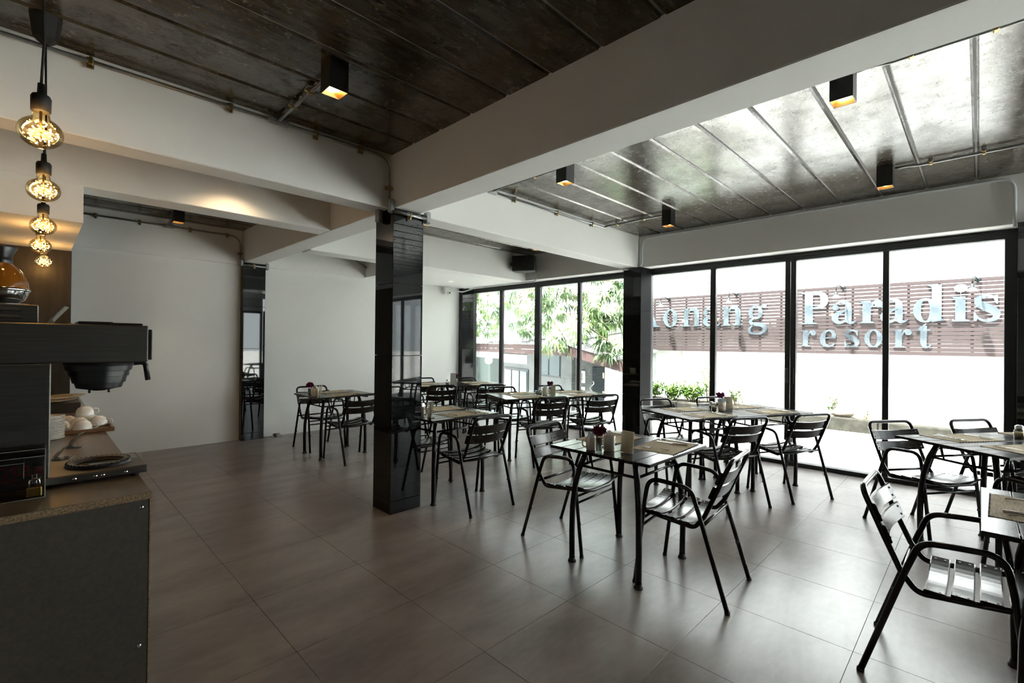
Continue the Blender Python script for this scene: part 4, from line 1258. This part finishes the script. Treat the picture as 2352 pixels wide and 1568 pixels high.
def scallop(R, n=14):
    vs = []; fs = []; seg = 84
    prof = [(0.0, 0.0), (0.55, 0.0), (0.70, 0.008), (1.0, 0.022), (0.99, 0.026), (0.70, 0.013), (0.0, 0.006)]
    for (r, z) in prof:
        for k in range(seg):
            a = 2 * PI * k / seg
            f = 1 + (0.03 * abs(math.cos(n / 2 * a)) if r > 0.9 else 0)
            vs.append((max(r, 1e-4) * R * f * math.cos(a), max(r, 1e-4) * R * f * math.sin(a), z))
    for i in range(len(prof) - 1):
        for k in range(seg):
            l = (k + 1) % seg
            fs.append((i * seg + k, i * seg + l, (i + 1) * seg + l, (i + 1) * seg + k))
    return MB().add(vs, fs, True)
for k, (x, y, z, R) in enumerate(((0.10, 5.02, CZ + 0.075, 0.14), (0.10, 5.03, CZ + 0.092, 0.13), (0.20, 5.30, CZ + 0.076, 0.11))):
    tag(scallop(R).build('plate', 'plate', None, (x, y, z)), ['lower large cream plate with scalloped rim on the dark riser', 'upper cream plate with scalloped rim stacked on the large one', 'smaller cream plate behind the stacked pair'][k], 'plate', 'cream plates on the counter')

# ------------------------------------------------------------------ outside: ground, kerb, hoarding, sign
tag(MB().box(6.47, 9.72, -4.6, 6.2, -0.30, -0.015).build('ground_terrace', 'ground'), 'pale sunlit concrete outside the sign window', 'ground', kind='structure')
tag(MB().box(-30, 60, -60, -4.6, -0.42, -0.06).build('ground_street', 'ground'), 'pale paved forecourt behind the viewpoint', 'ground', kind='structure')
tag(MB().box(6.47, 60, 6.2, 60, -1.55, -1.40).build('ground_yard', 'ground'), 'lower yard in front of the grey house', 'ground', kind='structure')
tag(MB().box(9.72, 60, -4.6, 6.2, -0.35, -0.02).build('ground_far', 'ground'), 'pale ground beyond the planter', 'ground', kind='structure')
kb = MB()
kerb_root = empty('planter_kerb', (9.72, 1.0, -0.02))
tag(kerb_root, 'weathered grey concrete kerb of the planting bed', 'kerb')
for k in range(10):
    y = -5 + k * 1.15
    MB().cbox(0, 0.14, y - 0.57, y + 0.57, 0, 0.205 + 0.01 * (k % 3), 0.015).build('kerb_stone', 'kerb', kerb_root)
tag(MB().box(9.86, 10.56, -4.8, 6.2, -0.02, 0.19).build('planting_bed', 'soil'), 'earth of the planting bed behind the kerb', 'soil', kind='stuff')
hd = empty('hoarding', (10.62, 0.4, 0))
tag(hd, 'tall white corrugated hoarding behind the sign', 'hoarding')
y = -6.0
k = 0
while y < 6.5:
    w = 0.36 if k % 2 == 0 else 0.30
    off = 0.0 if k % 2 == 0 else 0.05
    MB().box(off, off + 0.03, y - 0.4, y + w - 0.4, 0.0, 5.2).build('sheet', 'outwall', hd)
    if off == 0: MB().box(0.003, 0.078, y + w - 0.408, y + w - 0.398, 0.002, 5.19).build('rib', 'outwall', hd)
    else: MB().box(0.003, 0.078, y + w - 0.402, y + w - 0.392, 0.002, 5.19).build('rib', 'outwall', hd)
    y += w; k += 1

SX = 10.44
sg = empty('sign_board', (SX, 2.4, 1.29))
tag(sg, 'brown slatted sign board with large silver letters Aonang Paradise resort', 'sign')
ns = 19
z0, z1 = 0.0, 1.245
ph = (z1 - z0) / ns
Ys0, Ys1 = -3.2, 3.88
for k in range(ns):
    gap = 0.014 if 1 < k < ns - 1 else 0.003
    MB().cbox(-0.012, 0.012, Ys0, Ys1, z0 + k * ph + gap / 2, z0 + (k + 1) * ph - gap / 2, 0.002).build('slat', 'signwood', sg)
for k in range(17):
    y = Ys0 + 0.1 + k * 0.39
    MB().cbox(0.013, 0.045, y - 0.02, y + 0.02, z0, z1, 0.002).build('batten', 'signwood', sg)

# silver letters, drawn in a 1-unit x-height frame as thick and thin strokes
def ribbon(ctrl, seg=8):
    """closed outline of a stroke through control points (x, y, width)"""
    pts = []
    n = len(ctrl)
    for i in range(n - 1):
        p0 = ctrl[max(0, i - 1)]; p1 = ctrl[i]; p2 = ctrl[i + 1]; p3 = ctrl[min(n - 1, i + 2)]
        for s in range(seg):
            t_ = s / seg
            q = []
            for c in range(3):
                a, b, c_, d = p0[c], p1[c], p2[c], p3[c]
                q.append(0.5 * ((2 * b) + (-a + c_) * t_ + (2 * a - 5 * b + 4 * c_ - d) * t_ ** 2 + (-a + 3 * b - 3 * c_ + d) * t_ ** 3))
            pts.append(q)
    pts.append(list(ctrl[-1]))
    L, R_ = [], []
    for i, p in enumerate(pts):
        a = pts[max(0, i - 1)]; b = pts[min(len(pts) - 1, i + 1)]
        dx, dy = b[0] - a[0], b[1] - a[1]
        l = math.hypot(dx, dy) or 1
        nx, ny = -dy / l, dx / l
        w = max(0.015, p[2]) / 2
        L.append((p[0] + nx * w, p[1] + ny * w)); R_.append((p[0] - nx * w, p[1] - ny * w))
    return L, R_
def ell(cx, cy, rx, ry, tx, ty, seg=28):
    o = [(cx + rx * math.cos(2 * PI * k / seg), cy + ry * math.sin(2 * PI * k / seg)) for k in range(seg)]
    i = [(cx + (rx - tx) * math.cos(2 * PI * k / seg), cy + (ry - ty) * math.sin(2 * PI * k / seg)) for k in range(seg)]
    return o, i
def rect(x0, x1, y0, y1): return ('p', [(x0, y0), (x1, y0), (x1, y1), (x0, y1)])
def serif(x0, x1, y, up): return ('p', [(x0, y), (x1, y), (x1 - 0.06, y + up * 0.075), (x0 + 0.06, y + up * 0.075)])
def disc(cx, cy, rx, ry, seg=18): return ('p', [(cx + rx * math.cos(2 * PI * k / seg), cy + ry * math.sin(2 * PI * k / seg)) for k in range(seg)])
GL = {}
GL['o'] = (0.86, [('ring', ell(0.43, 0.5, 0.43, 0.53, 0.25, 0.075))])
GL['n'] = (1.12, [rect(0.12, 0.38, 0.03, 0.98), serif(0.02, 0.48, 0.0, 1), ('p', [(0.0, 1.0), (0.38, 1.0), (0.38, 0.9), (0.12, 0.9)]),
           ('r', [(0.36, 0.72, 0.08), (0.52, 0.95, 0.12), (0.72, 0.96, 0.20), (0.84, 0.78, 0.26), (0.86, 0.5, 0.26), (0.86, 0.03, 0.26)]), serif(0.64, 1.08, 0.0, 1)])
GL['a'] = (0.96, [('r', [(0.12, 0.72, 0.16), (0.20, 0.93, 0.09), (0.42, 0.99, 0.09), (0.62, 0.90, 0.20), (0.66, 0.66, 0.26), (0.66, 0.30, 0.26), (0.70, 0.08, 0.20), (0.84, 0.05, 0.09), (0.95, 0.13, 0.04)]),
           disc(0.17, 0.74, 0.135, 0.125), ('r', [(0.62, 0.60, 0.06), (0.42, 0.54, 0.12), (0.20, 0.40, 0.22), (0.15, 0.22, 0.24), (0.28, 0.06, 0.16), (0.46, 0.08, 0.10), (0.62, 0.24, 0.06)])])
GL['g'] = (0.92, [('ring', ell(0.38, 0.66, 0.34, 0.36, 0.20, 0.06)), ('r', [(0.58, 0.88, 0.08), (0.74, 0.98, 0.09), (0.90, 0.97, 0.12)]),
           ('r', [(0.26, 0.36, 0.07), (0.14, 0.20, 0.15), (0.24, 0.07, 0.18), (0.50, 0.05, 0.20), (0.76, -0.04, 0.21), (0.82, -0.22, 0.20), (0.66, -0.40, 0.12), (0.40, -0.44, 0.09), (0.14, -0.38, 0.13), (0.08, -0.22, 0.13), (0.18, -0.06, 0.08), (0.30, 0.0, 0.05)])])
GL['P'] = (1.16, [rect(0.18, 0.52, 0.03, 1.50), serif(0.02, 0.70, 0.0, 1), ('p', [(0.02, 1.53), (0.60, 1.53), (0.60, 1.45), (0.08, 1.45)]),
           ('r', [(0.50, 1.47, 0.08), (0.72, 1.46, 0.12), (0.92, 1.34, 0.26), (0.98, 1.12, 0.32), (0.92, 0.90, 0.26), (0.72, 0.77, 0.12), (0.50, 0.76, 0.07)])])
GL['r'] = (0.88, [rect(0.12, 0.42, 0.03, 0.98), serif(0.02, 0.56, 0.0, 1), ('p', [(0.0, 1.0), (0.42, 1.0), (0.42, 0.9), (0.12, 0.9)]),
           ('r', [(0.40, 0.66, 0.07), (0.52, 0.90, 0.10), (0.68, 0.96, 0.12), (0.78, 0.86, 0.12)]), disc(0.70, 0.83, 0.15, 0.15)])
GL['d'] = (1.06, [('ring', ell(0.40, 0.49, 0.39, 0.51, 0.25, 0.07)), rect(0.60, 0.90, 0.06, 1.50), ('p', [(0.44, 1.53), (0.90, 1.53), (0.90, 1.43), (0.60, 1.43)]), ('p', [(0.60, -0.02), (0.70, 0.02), (1.04, 0.06), (0.90, 0.14), (0.60, 0.14)])])
GL['i'] = (0.60, [rect(0.14, 0.44, 0.03, 0.98), serif(0.02, 0.58, 0.0, 1), ('p', [(0.02, 1.0), (0.44, 1.0), (0.44, 0.9), (0.14, 0.9)]), disc(0.30, 1.33, 0.20, 0.17), rect(0.295, 0.315, 0.98, 1.20)])
GL['s'] = (0.78, [('r', [(0.66, 0.78, 0.06), (0.56, 0.93, 0.09), (0.36, 0.99, 0.11), (0.16, 0.88, 0.18), (0.18, 0.68, 0.24), (0.44, 0.50, 0.30), (0.64, 0.32, 0.24), (0.62, 0.12, 0.18), (0.40, 0.01, 0.11), (0.20, 0.08, 0.08), (0.08, 0.24, 0.06)]),
           ('p', [(0.60, 1.0), (0.69, 1.0), (0.69, 0.66), (0.64, 0.66), (0.58, 0.84)]), ('p', [(0.02, 0.0), (0.11, 0.0), (0.14, 0.18), (0.06, 0.36), (0.02, 0.36)])])
GL['e'] = (0.88, [('r', [(0.80, 0.22, 0.06), (0.66, 0.06, 0.10), (0.46, 0.02, 0.14), (0.22, 0.16, 0.24), (0.16, 0.46, 0.28), (0.22, 0.80, 0.22), (0.44, 0.99, 0.10), (0.66, 0.92, 0.16), (0.74, 0.70, 0.22), (0.74, 0.56, 0.22)]), rect(0.20, 0.84, 0.50, 0.57)])
GL['t'] = (0.72, [('r', [(0.38, 1.20, 0.28), (0.38, 0.60, 0.28), (0.38, 0.26, 0.27), (0.44, 0.06, 0.20), (0.58, 0.03, 0.10), (0.70, 0.16, 0.05)]), ('p', [(0.04, 0.92), (0.68, 0.92), (0.68, 1.0), (0.10, 1.0)]), ('p', [(0.06, 0.96), (0.26, 0.96), (0.52, 1.32), (0.46, 1.34)])])
GL['A'] = (1.46, [('p', [(0.62, 1.55), (0.74, 1.55), (1.30, 0.04), (0.94, 0.04)]), ('p', [(0.62, 1.55), (0.70, 1.40), (0.24, 0.04), (0.16, 0.04)]), rect(0.34, 0.92, 0.46, 0.54), serif(0.0, 0.42, 0.0, 1), serif(0.82, 1.44, 0.0, 1)])
def letter_mesh(ch):
    mb = MB()
    for si, (kind, g) in enumerate(GL[ch][1]):
        d = 0.10 + 0.006 * si   # strokes lap over one another
        if kind == 'p':
            mb.extrude(g, 0, d)
        elif kind == 'ring':
            o, i = g; n = len(o)
            vs = [(x, y, z) for z in (0, d) for ring in (o, i) for (x, y) in ring]
            fs = []
            for k in range(n):
                l = (k + 1) % n
                fs += [(k, n + k, n + l, l), (2 * n + k, 2 * n + l, 3 * n + l, 3 * n + k), (k, l, 2 * n + l, 2 * n + k), (n + l, n + k, 3 * n + k, 3 * n + l)]
            mb.add(vs, fs)
        else:
            L, R_ = ribbon(g)
            n = len(L)
            vs = [(x, y, z) for z in (0, d) for side in (L, R_) for (x, y) in side]
            fs = []
            for k in range(n - 1):
                fs += [(k, k + 1, n + k + 1, n + k), (2 * n + k, 3 * n + k, 3 * n + k + 1, 2 * n + k + 1), (k, 2 * n + k, 2 * n + k + 1, k + 1), (n + k, n + k + 1, 3 * n + k + 1, 3 * n + k)]
            fs += [(0, n, 3 * n, 2 * n), (n - 1, 3 * n - 1, 4 * n - 1, 2 * n - 1)][:0]
            mb.add(vs, fs)
    return mb.mesh('letter', M['mirror'])
LM = {c: letter_mesh(c) for c in GL}
def word(entries, base, s):
    """entries: (letter, y of its left edge as seen from the room); letters read towards -y"""
    for c, yl in entries:
        o = inst('letter', LM[c], sg, (-0.016, yl - 2.4, base - 1.29), (PI / 2, 0, -PI / 2), (s, s, s * 0.55))
word([('A', 5.965), ('o', 5.285), ('n', 4.835), ('a', 4.36), ('n', 3.955), ('g', 3.42), ('P', 2.46), ('a', 1.96), ('r', 1.535), ('a', 1.245), ('d', 0.80), ('i', 0.335), ('s', 0.075), ('e', -0.26)], 1.845, 0.40)
word([('r', 2.455), ('e', 2.14), ('s', 1.76), ('o', 1.46), ('r', 1.065), ('t', 0.775)], 1.425, 0.30)
MB().cbox(-0.03, -0.014, -1.0, -0.99, 0.33, 0.34, 0.001).build('fixing', 'steel', sg)

def wall_lamp(y, label):
    root = empty('gooseneck_lamp', (SX - 0.012, y, 2.50))
    tag(root, label, 'lamp', 'gooseneck lamps over the sign')
    MB().lathe([(0.0001, -0.035), (0.030, -0.030), (0.040, 0.0)], 16, axis='x').build('wall_rose', 'lampgrey', root)
    MB().tube(fillet([(-0.03, 0, 0), (-0.16, 0.03, 0.03), (-0.26, 0.06, 0.02), (-0.27, 0.06, -0.09)], 0.05, 5), 0.009, 8).build('arm', 'lampgrey', root)
    MB().lathe([(0.0001, -0.08), (0.024, -0.085), (0.028, -0.15), (0.034, -0.155)], 14, (-0.27, 0.06, 0)).build('socket', 'lampgrey', root)
    MB().lathe([(0.030, -0.150), (0.060, -0.185), (0.064, -0.20), (0.055, -0.20)], 18, (-0.27, 0.06, 0)).build('shade', 'outwall', root)
wall_lamp(5.17, 'gooseneck lamp above the letter o at the left of the sign')
wall_lamp(3.65, 'gooseneck lamp above the n before the g of the sign')
wall_lamp(1.78, 'gooseneck lamp above the first a after the P of the sign')
wall_lamp(0.02, 'gooseneck lamp above the s at the right of the sign')

# ------------------------------------------------------------------ plants in the bed
def leaf_quad(mb, p, d, L, w, droop=0.15):
    d = d.normalized()
    s = d.cross(Vector((0, 0, 1)))
    if s.length < 0.05: s = Vector((1, 0, 0))
    s.normalize()
    n = s.cross(d)
    m1 = p + d * L * 0.45 + n * (L * 0.04)
    e = p + d * L - Vector((0, 0, droop * L))
    mb.add([p, m1 + s * w / 2 - n * w * 0.12, e, m1 - s * w / 2 - n * w * 0.12, m1], [(0, 1, 4), (1, 2, 4), (2, 3, 4), (3, 0, 4)])
def bush(name, c, size, n, L, w, mat, label, cat, group=None, stems=6):
    rnd = random.Random(hash(label) % 10000 if False else len(label) * 7 + int(c[1] * 10))
    root = empty(name, c)
    tag(root, label, cat, group)
    mb = MB(); st = MB()
    tips = []
    for k in range(stems):
        a = rnd.uniform(0, 2 * PI); r = rnd.uniform(0.1, 0.8)
        tip = Vector((size[0] * r * math.cos(a), size[1] * r * math.sin(a), size[2] * rnd.uniform(0.6, 0.95)))
        st.tube([(tip.x * 0.2, tip.y * 0.2, 0), (tip.x * 0.6, tip.y * 0.6, tip.z * 0.55), tip], [0.010, 0.007, 0.004], 5)
        tips.append(tip)
    for k in range(n):
        tp = rnd.choice(tips)
        f = rnd.uniform(0.25, 1.0)
        p = Vector((tp.x * (0.2 + 0.8 * f), tp.y * (0.2 + 0.8 * f), tp.z * f)) + Vector((rnd.gauss(0, size[0] * 0.16), rnd.gauss(0, size[1] * 0.16), rnd.gauss(0, size[2] * 0.06)))
        p.z = max(0.02, p.z)
        d = Vector((rnd.gauss(0, 1), rnd.gauss(0, 1), rnd.gauss(0.35, 0.6)))
        leaf_quad(mb, p, d, L * rnd.uniform(0.6, 1.2), w * rnd.uniform(0.7, 1.2))
    lv = mb.build('foliage', mat, root); lv['kind'] = 'stuff'
    st.build('stems', 'twig', root)
    return root
for k, y in enumerate((5.95, 5.4, 4.9, 4.45)):
    bush('hedge_shrub', (10.15, y, 0.19), (0.32, 0.42, 0.42), 750, 0.10, 0.045, 'hedge',
         ['bright green low shrub hidden behind the window column', 'bright green low shrub at the left end of the bed', 'bright green low shrub in the middle of the hedge', 'bright green low shrub at the right end of the hedge'][k], 'shrub', 'low green hedge shrubs', 9)
bush('young_tree', (10.25, 4.15, 0.19), (0.30, 0.42, 0.85), 420, 0.065, 0.035, 'leaf1', 'thin young tree with airy pale leaves in front of the hoarding', 'shrub', None, 7)
bush('leafy_plant', (10.2, 3.55, 0.19), (0.16, 0.20, 0.52), 90, 0.13, 0.06, 'leaf1', 'upright leafy plant left of the thick window frame', 'plant', 'small plants in the bed', 4)
bush('leafy_plant', (10.2, 1.88, 0.19), (0.15, 0.20, 0.42), 60, 0.11, 0.05, 'leaf1', 'spindly leafy plant beside the stone', 'plant', 'small plants in the bed', 4)
for k, (y, lab) in enumerate(((1.38, 'tiny weed just right of the stone'), (1.12, 'tiny weed left of the thin window bar'), (2.75, 'tiny weed just left of the thick window frame'))):
    bush('weed', (10.05, y, 0.19), (0.07, 0.08, 0.12), 16, 0.07, 0.03, 'leaf1', lab, 'plant', 'small plants in the bed', 3)
stn = MB().ball((0, 0, 0.05), 0.16, 16, 10, 0.55)
random.seed(4)
stn.v = [(x * 0.8 + random.uniform(-.008, .008), y * (1.05 if x < 0 else 0.9) + random.uniform(-.008, .008), z + random.uniform(-.006, .006)) for x, y, z in stn.v]
tag(stn.build('stone', 'stone', None, (9.98, 1.70, 0.215)), 'rounded brown stone lying on the planting bed', 'stone')

# ------------------------------------------------------------------ grey house beyond the far window
hx = empty('grey_house', (9.866, 8.509, -1.40), math.radians(-109.5))
tag(hx, 'grey rendered house with corrugated roof and brown fascia', 'house')
G = -1.40
def hb(nm, x0, x1, y0, y1, z0, z1, mat, parent=None, c=0.004):
    return MB().cbox(x0, x1, y0, y1, z0 - G, z1 - G, c).build(nm, mat, parent or hx)
hb('wall', -2.92, 0.95, 0.0, 0.25, G, 1.16, 'palerender')
hb('wall', 0.95, 3.9, 0.02, 0.25, G, 1.16, 'concrete')
hb('pilaster', 0.98, 1.48, -0.06, 0.02, G, 1.16, 'palerender')
hb('porch_back_wall', -12.0, -2.92, 1.6, 1.8, G, 1.16, 'porchshade')
hb('porch_pillar', -4.10, -3.75, 0.9, 1.2, G, 1.0, 'palerender')
hb('porch_beam', -7.5, -2.9, 0.15, 0.3, 0.90, 1.16, 'outwhite')
hb('porch_post', -3.42, -3.28, 0.30, 0.42, 0.62, 0.95, 'porchshade')
for k, x in enumerate((-5.32, -4.95)):
    hb('white_door', x, x + 0.32, 1.5, 1.6, G, 0.60, 'outwhite')
lamp = MB().ball((-4.58, 0.3, 0.80 - G), 0.145, 16, 12).build('globe_lamp', 'outwall', hx)
MB().tube([(-4.58, 0.3, 0.94 - G), (-4.58, 0.3, 1.16 - G)], 0.01, 6).build('rod', 'lampgrey', lamp)
fa = hb('fascia', -7.6, 1.75, -0.42, -0.38, 1.27, 1.40, 'fascia')
hb('fascia_board', -7.6, 1.75, -0.41, -0.37, 1.135, 1.262, 'fascia')
hb('soffit_strip', -7.5, 1.7, -0.37, 0.0, 1.145, 1.165, 'outwhite')
sw = hb('blank_sign', -2.60, -0.98, -0.05, -0.005, 0.82, 1.08, 'outwall')
# entrance door with three glazed leaves
dr = hb('door_frame', -2.52, -0.88, -0.03, -0.002, G, 0.66, 'lampgrey')
for (a, b) in ((-2.46, -1.98), (-1.90, -1.44), (-1.36, -0.95)):
    MB().cbox(a, b, -0.045, -0.031, 0.06, 0.60 - G, 0.003).build('door_pane', 'paleglass', dr)
wn = hb('window_frame', -0.26, 0.90, -0.02, 0.001, 0.54, 1.14, 'lampgrey')
for (a, b) in ((-0.22, 0.29), (0.36, 0.86)):
    MB().cbox(a, b, -0.032, -0.021, 0.58 - G, 1.12 - G, 0.003).build('window_pane', 'darkglass', wn)
for (a, b) in ((0.50, 0.78), (0.10, 0.40)):
    fr = hb('picture_frame', 1.79, 1.96, -0.02, 0.018, a, b, 'outwall')
    MB().box(1.82, 1.93, -0.024, -0.0205, a + 0.05 - G, b - 0.05 - G).build('picture', 'creamwall', fr)
dd = hb('doorway_shade_panel', 2.27, 2.82, -0.01, 0.021, G, 0.90, 'doorwayshade')  # solid panel on the wall, its dark colour stands for the shade indoors
lf = hb('open_door', 3.02, 3.62, -0.22, -0.18, G, 0.93, 'outwhite')
for z in (0.75, 0.35):
    MB().cbox(2.97, 3.02, -0.235, -0.20, z - 0.06 - G, z + 0.06 - G, 0.003).build('hinge', 'brass', lf)
MB().ball((3.56, -0.24, 0.38 - G), 0.022, 10, 8).build('door_knob', 'chrome', lf)
tw = MB()
tw.tube([(2.40 + 0.05 * math.sin(k * 0.9), -0.10 + 0.04 * math.cos(k * 0.9), 0.02 + k * 0.035 - G) for k in range(17)], 0.012, 6)
tw.build('twisted_ornament', 'outwhite', hx)
# corrugated roof: one ridged sheet per metre
for k in range(10):
    x0 = -7.6 + k * 0.94
    vs = []; fs = []
    nx = 32
    for i in range(nx + 1):
        x = x0 + 0.94 * i / nx
        z = 1.43 + 0.022 * math.cos(2 * PI * x / 0.148)
        for (yy, dz) in ((-0.50, 0), (2.2, 0.46)):
            vs.append((x, yy, z + dz - G)); vs.append((x, yy, z + dz - 0.012 - G))
    for i in range(nx):
        o = i * 4
        fs += [(o, o + 2, o + 6, o + 4), (o + 1, o + 5, o + 7, o + 3), (o, o + 4, o + 5, o + 1), (o + 2, o + 3, o + 7, o + 6)]
    MB().add(vs, fs, True).build('roof_sheet', 'roofsheet', hx)
# sloping barge board at the right-hand end
MB().add([(1.70, -0.44, 1.40 - G), (3.9, -0.44, 1.07 - G), (3.9, -0.44, 0.87 - G), (1.70, -0.44, 1.18 - G), (1.70, -0.38, 1.40 - G), (3.9, -0.38, 1.07 - G), (3.9, -0.38, 0.87 - G), (1.70, -0.38, 1.18 - G)],
         [(0, 3, 2, 1), (4, 5, 6, 7), (0, 1, 5, 4), (1, 2, 6, 5), (2, 3, 7, 6), (3, 0, 4, 7)]).build('barge_board', 'fascia', hx)
MB().add([(1.65, -0.46, 1.47 - G), (3.75, -0.46, 1.16 - G), (3.75, -0.46, 1.11 - G), (1.65, -0.46, 1.42 - G), (1.65, 0.6, 1.62 - G), (3.75, 0.6, 1.31 - G), (3.75, 0.6, 1.26 - G), (1.65, 0.6, 1.57 - G)],
         [(0, 3, 2, 1), (4, 5, 6, 7), (0, 1, 5, 4), (1, 2, 6, 5), (2, 3, 7, 6), (3, 0, 4, 7)]).build('roof_edge', 'roofsheet', hx)

cb = empty('cream_building', (14.6, 10.2, -1.4), math.radians(-109.5 + 25))
tag(cb, 'cream building seen behind the tree leaves at the right', 'building')
MB().cbox(-2.6, 4.0, 1.2, 3.0, 0, 4.1, 0.01).build('wall', 'creamwall', cb)
MB().cbox(-2.7, 4.1, 1.05, 1.2, 2.75, 2.82, 0.004).build('ledge', 'palerender', cb)
MB().cbox(-0.2, 4.1, 1.08, 1.2, 2.45, 2.55, 0.004).build('ledge', 'palerender', cb)

# ------------------------------------------------------------------ tree with palmate leaves
def palmate(n, L, w, droop, seed):
    rnd = random.Random(seed)
    mb = MB()
    for k in range(n):
        a = -2.4 + 4.8 * k / (n - 1) + rnd.uniform(-0.1, 0.1)
        d = Vector((math.cos(a), math.sin(a), -0.35 - rnd.uniform(0, droop)))
        leaf_quad(mb, Vector((0.02 * math.cos(a), 0.02 * math.sin(a), 0)), d, L * (1.0 - 0.25 * abs(a) / 2.4) * rnd.uniform(0.85, 1.1), w, 0.35)
    mb.tube([(0, 0, 0), (-0.06, 0, 0.05), (-0.14, 0, 0.07)], 0.004, 4)
    return mb
PM = []
for i, (mt, dr_) in enumerate((('leaf1', 0.5), ('leaf2', 0.8), ('leaf3', 0.9), ('leaf1', 1.0), ('leaf2', 0.4))):
    PM.append(palmate(11, 0.25, 0.052, dr_, i).mesh('leaf', M[mt]))
tree = empty('leafy_tree', (14.3, 13.8, -1.40))
tag(tree, 'large tree with drooping palmate leaves outside the far window', 'tree')
TO = Vector((14.3, 13.8, -1.40))
MB().tube([(0, 0, 0), (0.02, 0, 1.5), (0.0, 0.03, 3.0), (-0.2, -0.2, 4.6), (-0.5, -0.5, 6.0)], [0.20, 0.18, 0.17, 0.14, 0.08], 12).build('trunk', 'bark', tree)
# crown blobs: centre (world), radii, number of leaf clusters
CROWN = [((8.65, 5.60, 2.28), (0.55, 0.55, 0.45), 34), ((8.55, 6.05, 1.90), (0.45, 0.50, 0.32), 26), ((8.35, 5.50, 1.36), (0.40, 0.40, 0.22), 18),
         ((8.65, 6.9, 1.50), (0.35, 0.55, 0.20), 14), ((9.05, 7.20, 2.46), (0.75, 0.80, 0.42), 44), ((9.65, 8.70, 2.66), (0.80, 0.95, 0.50), 44),
         ((9.98, 9.05, 1.95), (0.70, 0.80, 0.28), 24), ((9.78, 10.72, 2.75), (0.80, 1.0, 0.50), 34), ((10.05, 11.15, 2.02), (0.75, 0.9, 0.35), 26), ((8.45, 5.05, 2.55), (0.35, 0.40, 0.35), 16), ((8.95, 6.4, 3.05), (1.0, 1.3, 0.35), 20)]
rnd = random.Random(21)
nl = 0
for (c, r, n) in CROWN:
    c = Vector(c)
    br_ = MB()
    start = Vector((0.3, 0.3, 4.8)) + TO
    midp = c.lerp(start, 0.5) + Vector((0, 0, 0.5))
    br_.tube([p - TO for p in fillet([start, midp, c + Vector((0, 0, 0.15))], 1.0, 8)], 0.022, 6)
    for k in range(n):
        d = Vector((rnd.gauss(0, 1), rnd.gauss(0, 1), rnd.gauss(0, 1))).normalized() * rnd.uniform(0.35, 1.0) ** 0.6
        p = c + Vector((d.x * r[0], d.y * r[1], d.z * r[2]))
        s = rnd.uniform(0.85, 1.25)
        az = rnd.uniform(0, 2 * PI)
        inst('leaf', PM[rnd.randrange(5)], tree, p - TO, (rnd.uniform(-0.35, 0.35), rnd.uniform(-0.1, 0.5), az), (s, s, s))
        nl += 1
        if k % 2 == 0:
            br_.tube([c + Vector((0, 0, 0.12)) - TO, p.lerp(c, 0.4) + Vector((0, 0, 0.10)) - TO, p + Vector((-0.14 * math.cos(az), -0.14 * math.sin(az), 0.07)) * 1.0 - TO], 0.007, 4)
    br_.build('branch', 'twig', tree)
ft = bush('distant_tree', (15.5, 17.5, -1.4), (1.8, 2.2, 4.6), 900, 0.32, 0.16, 'leaf3', 'blue-green distant tree above the corrugated roof at the far left', 'tree', None, 14)
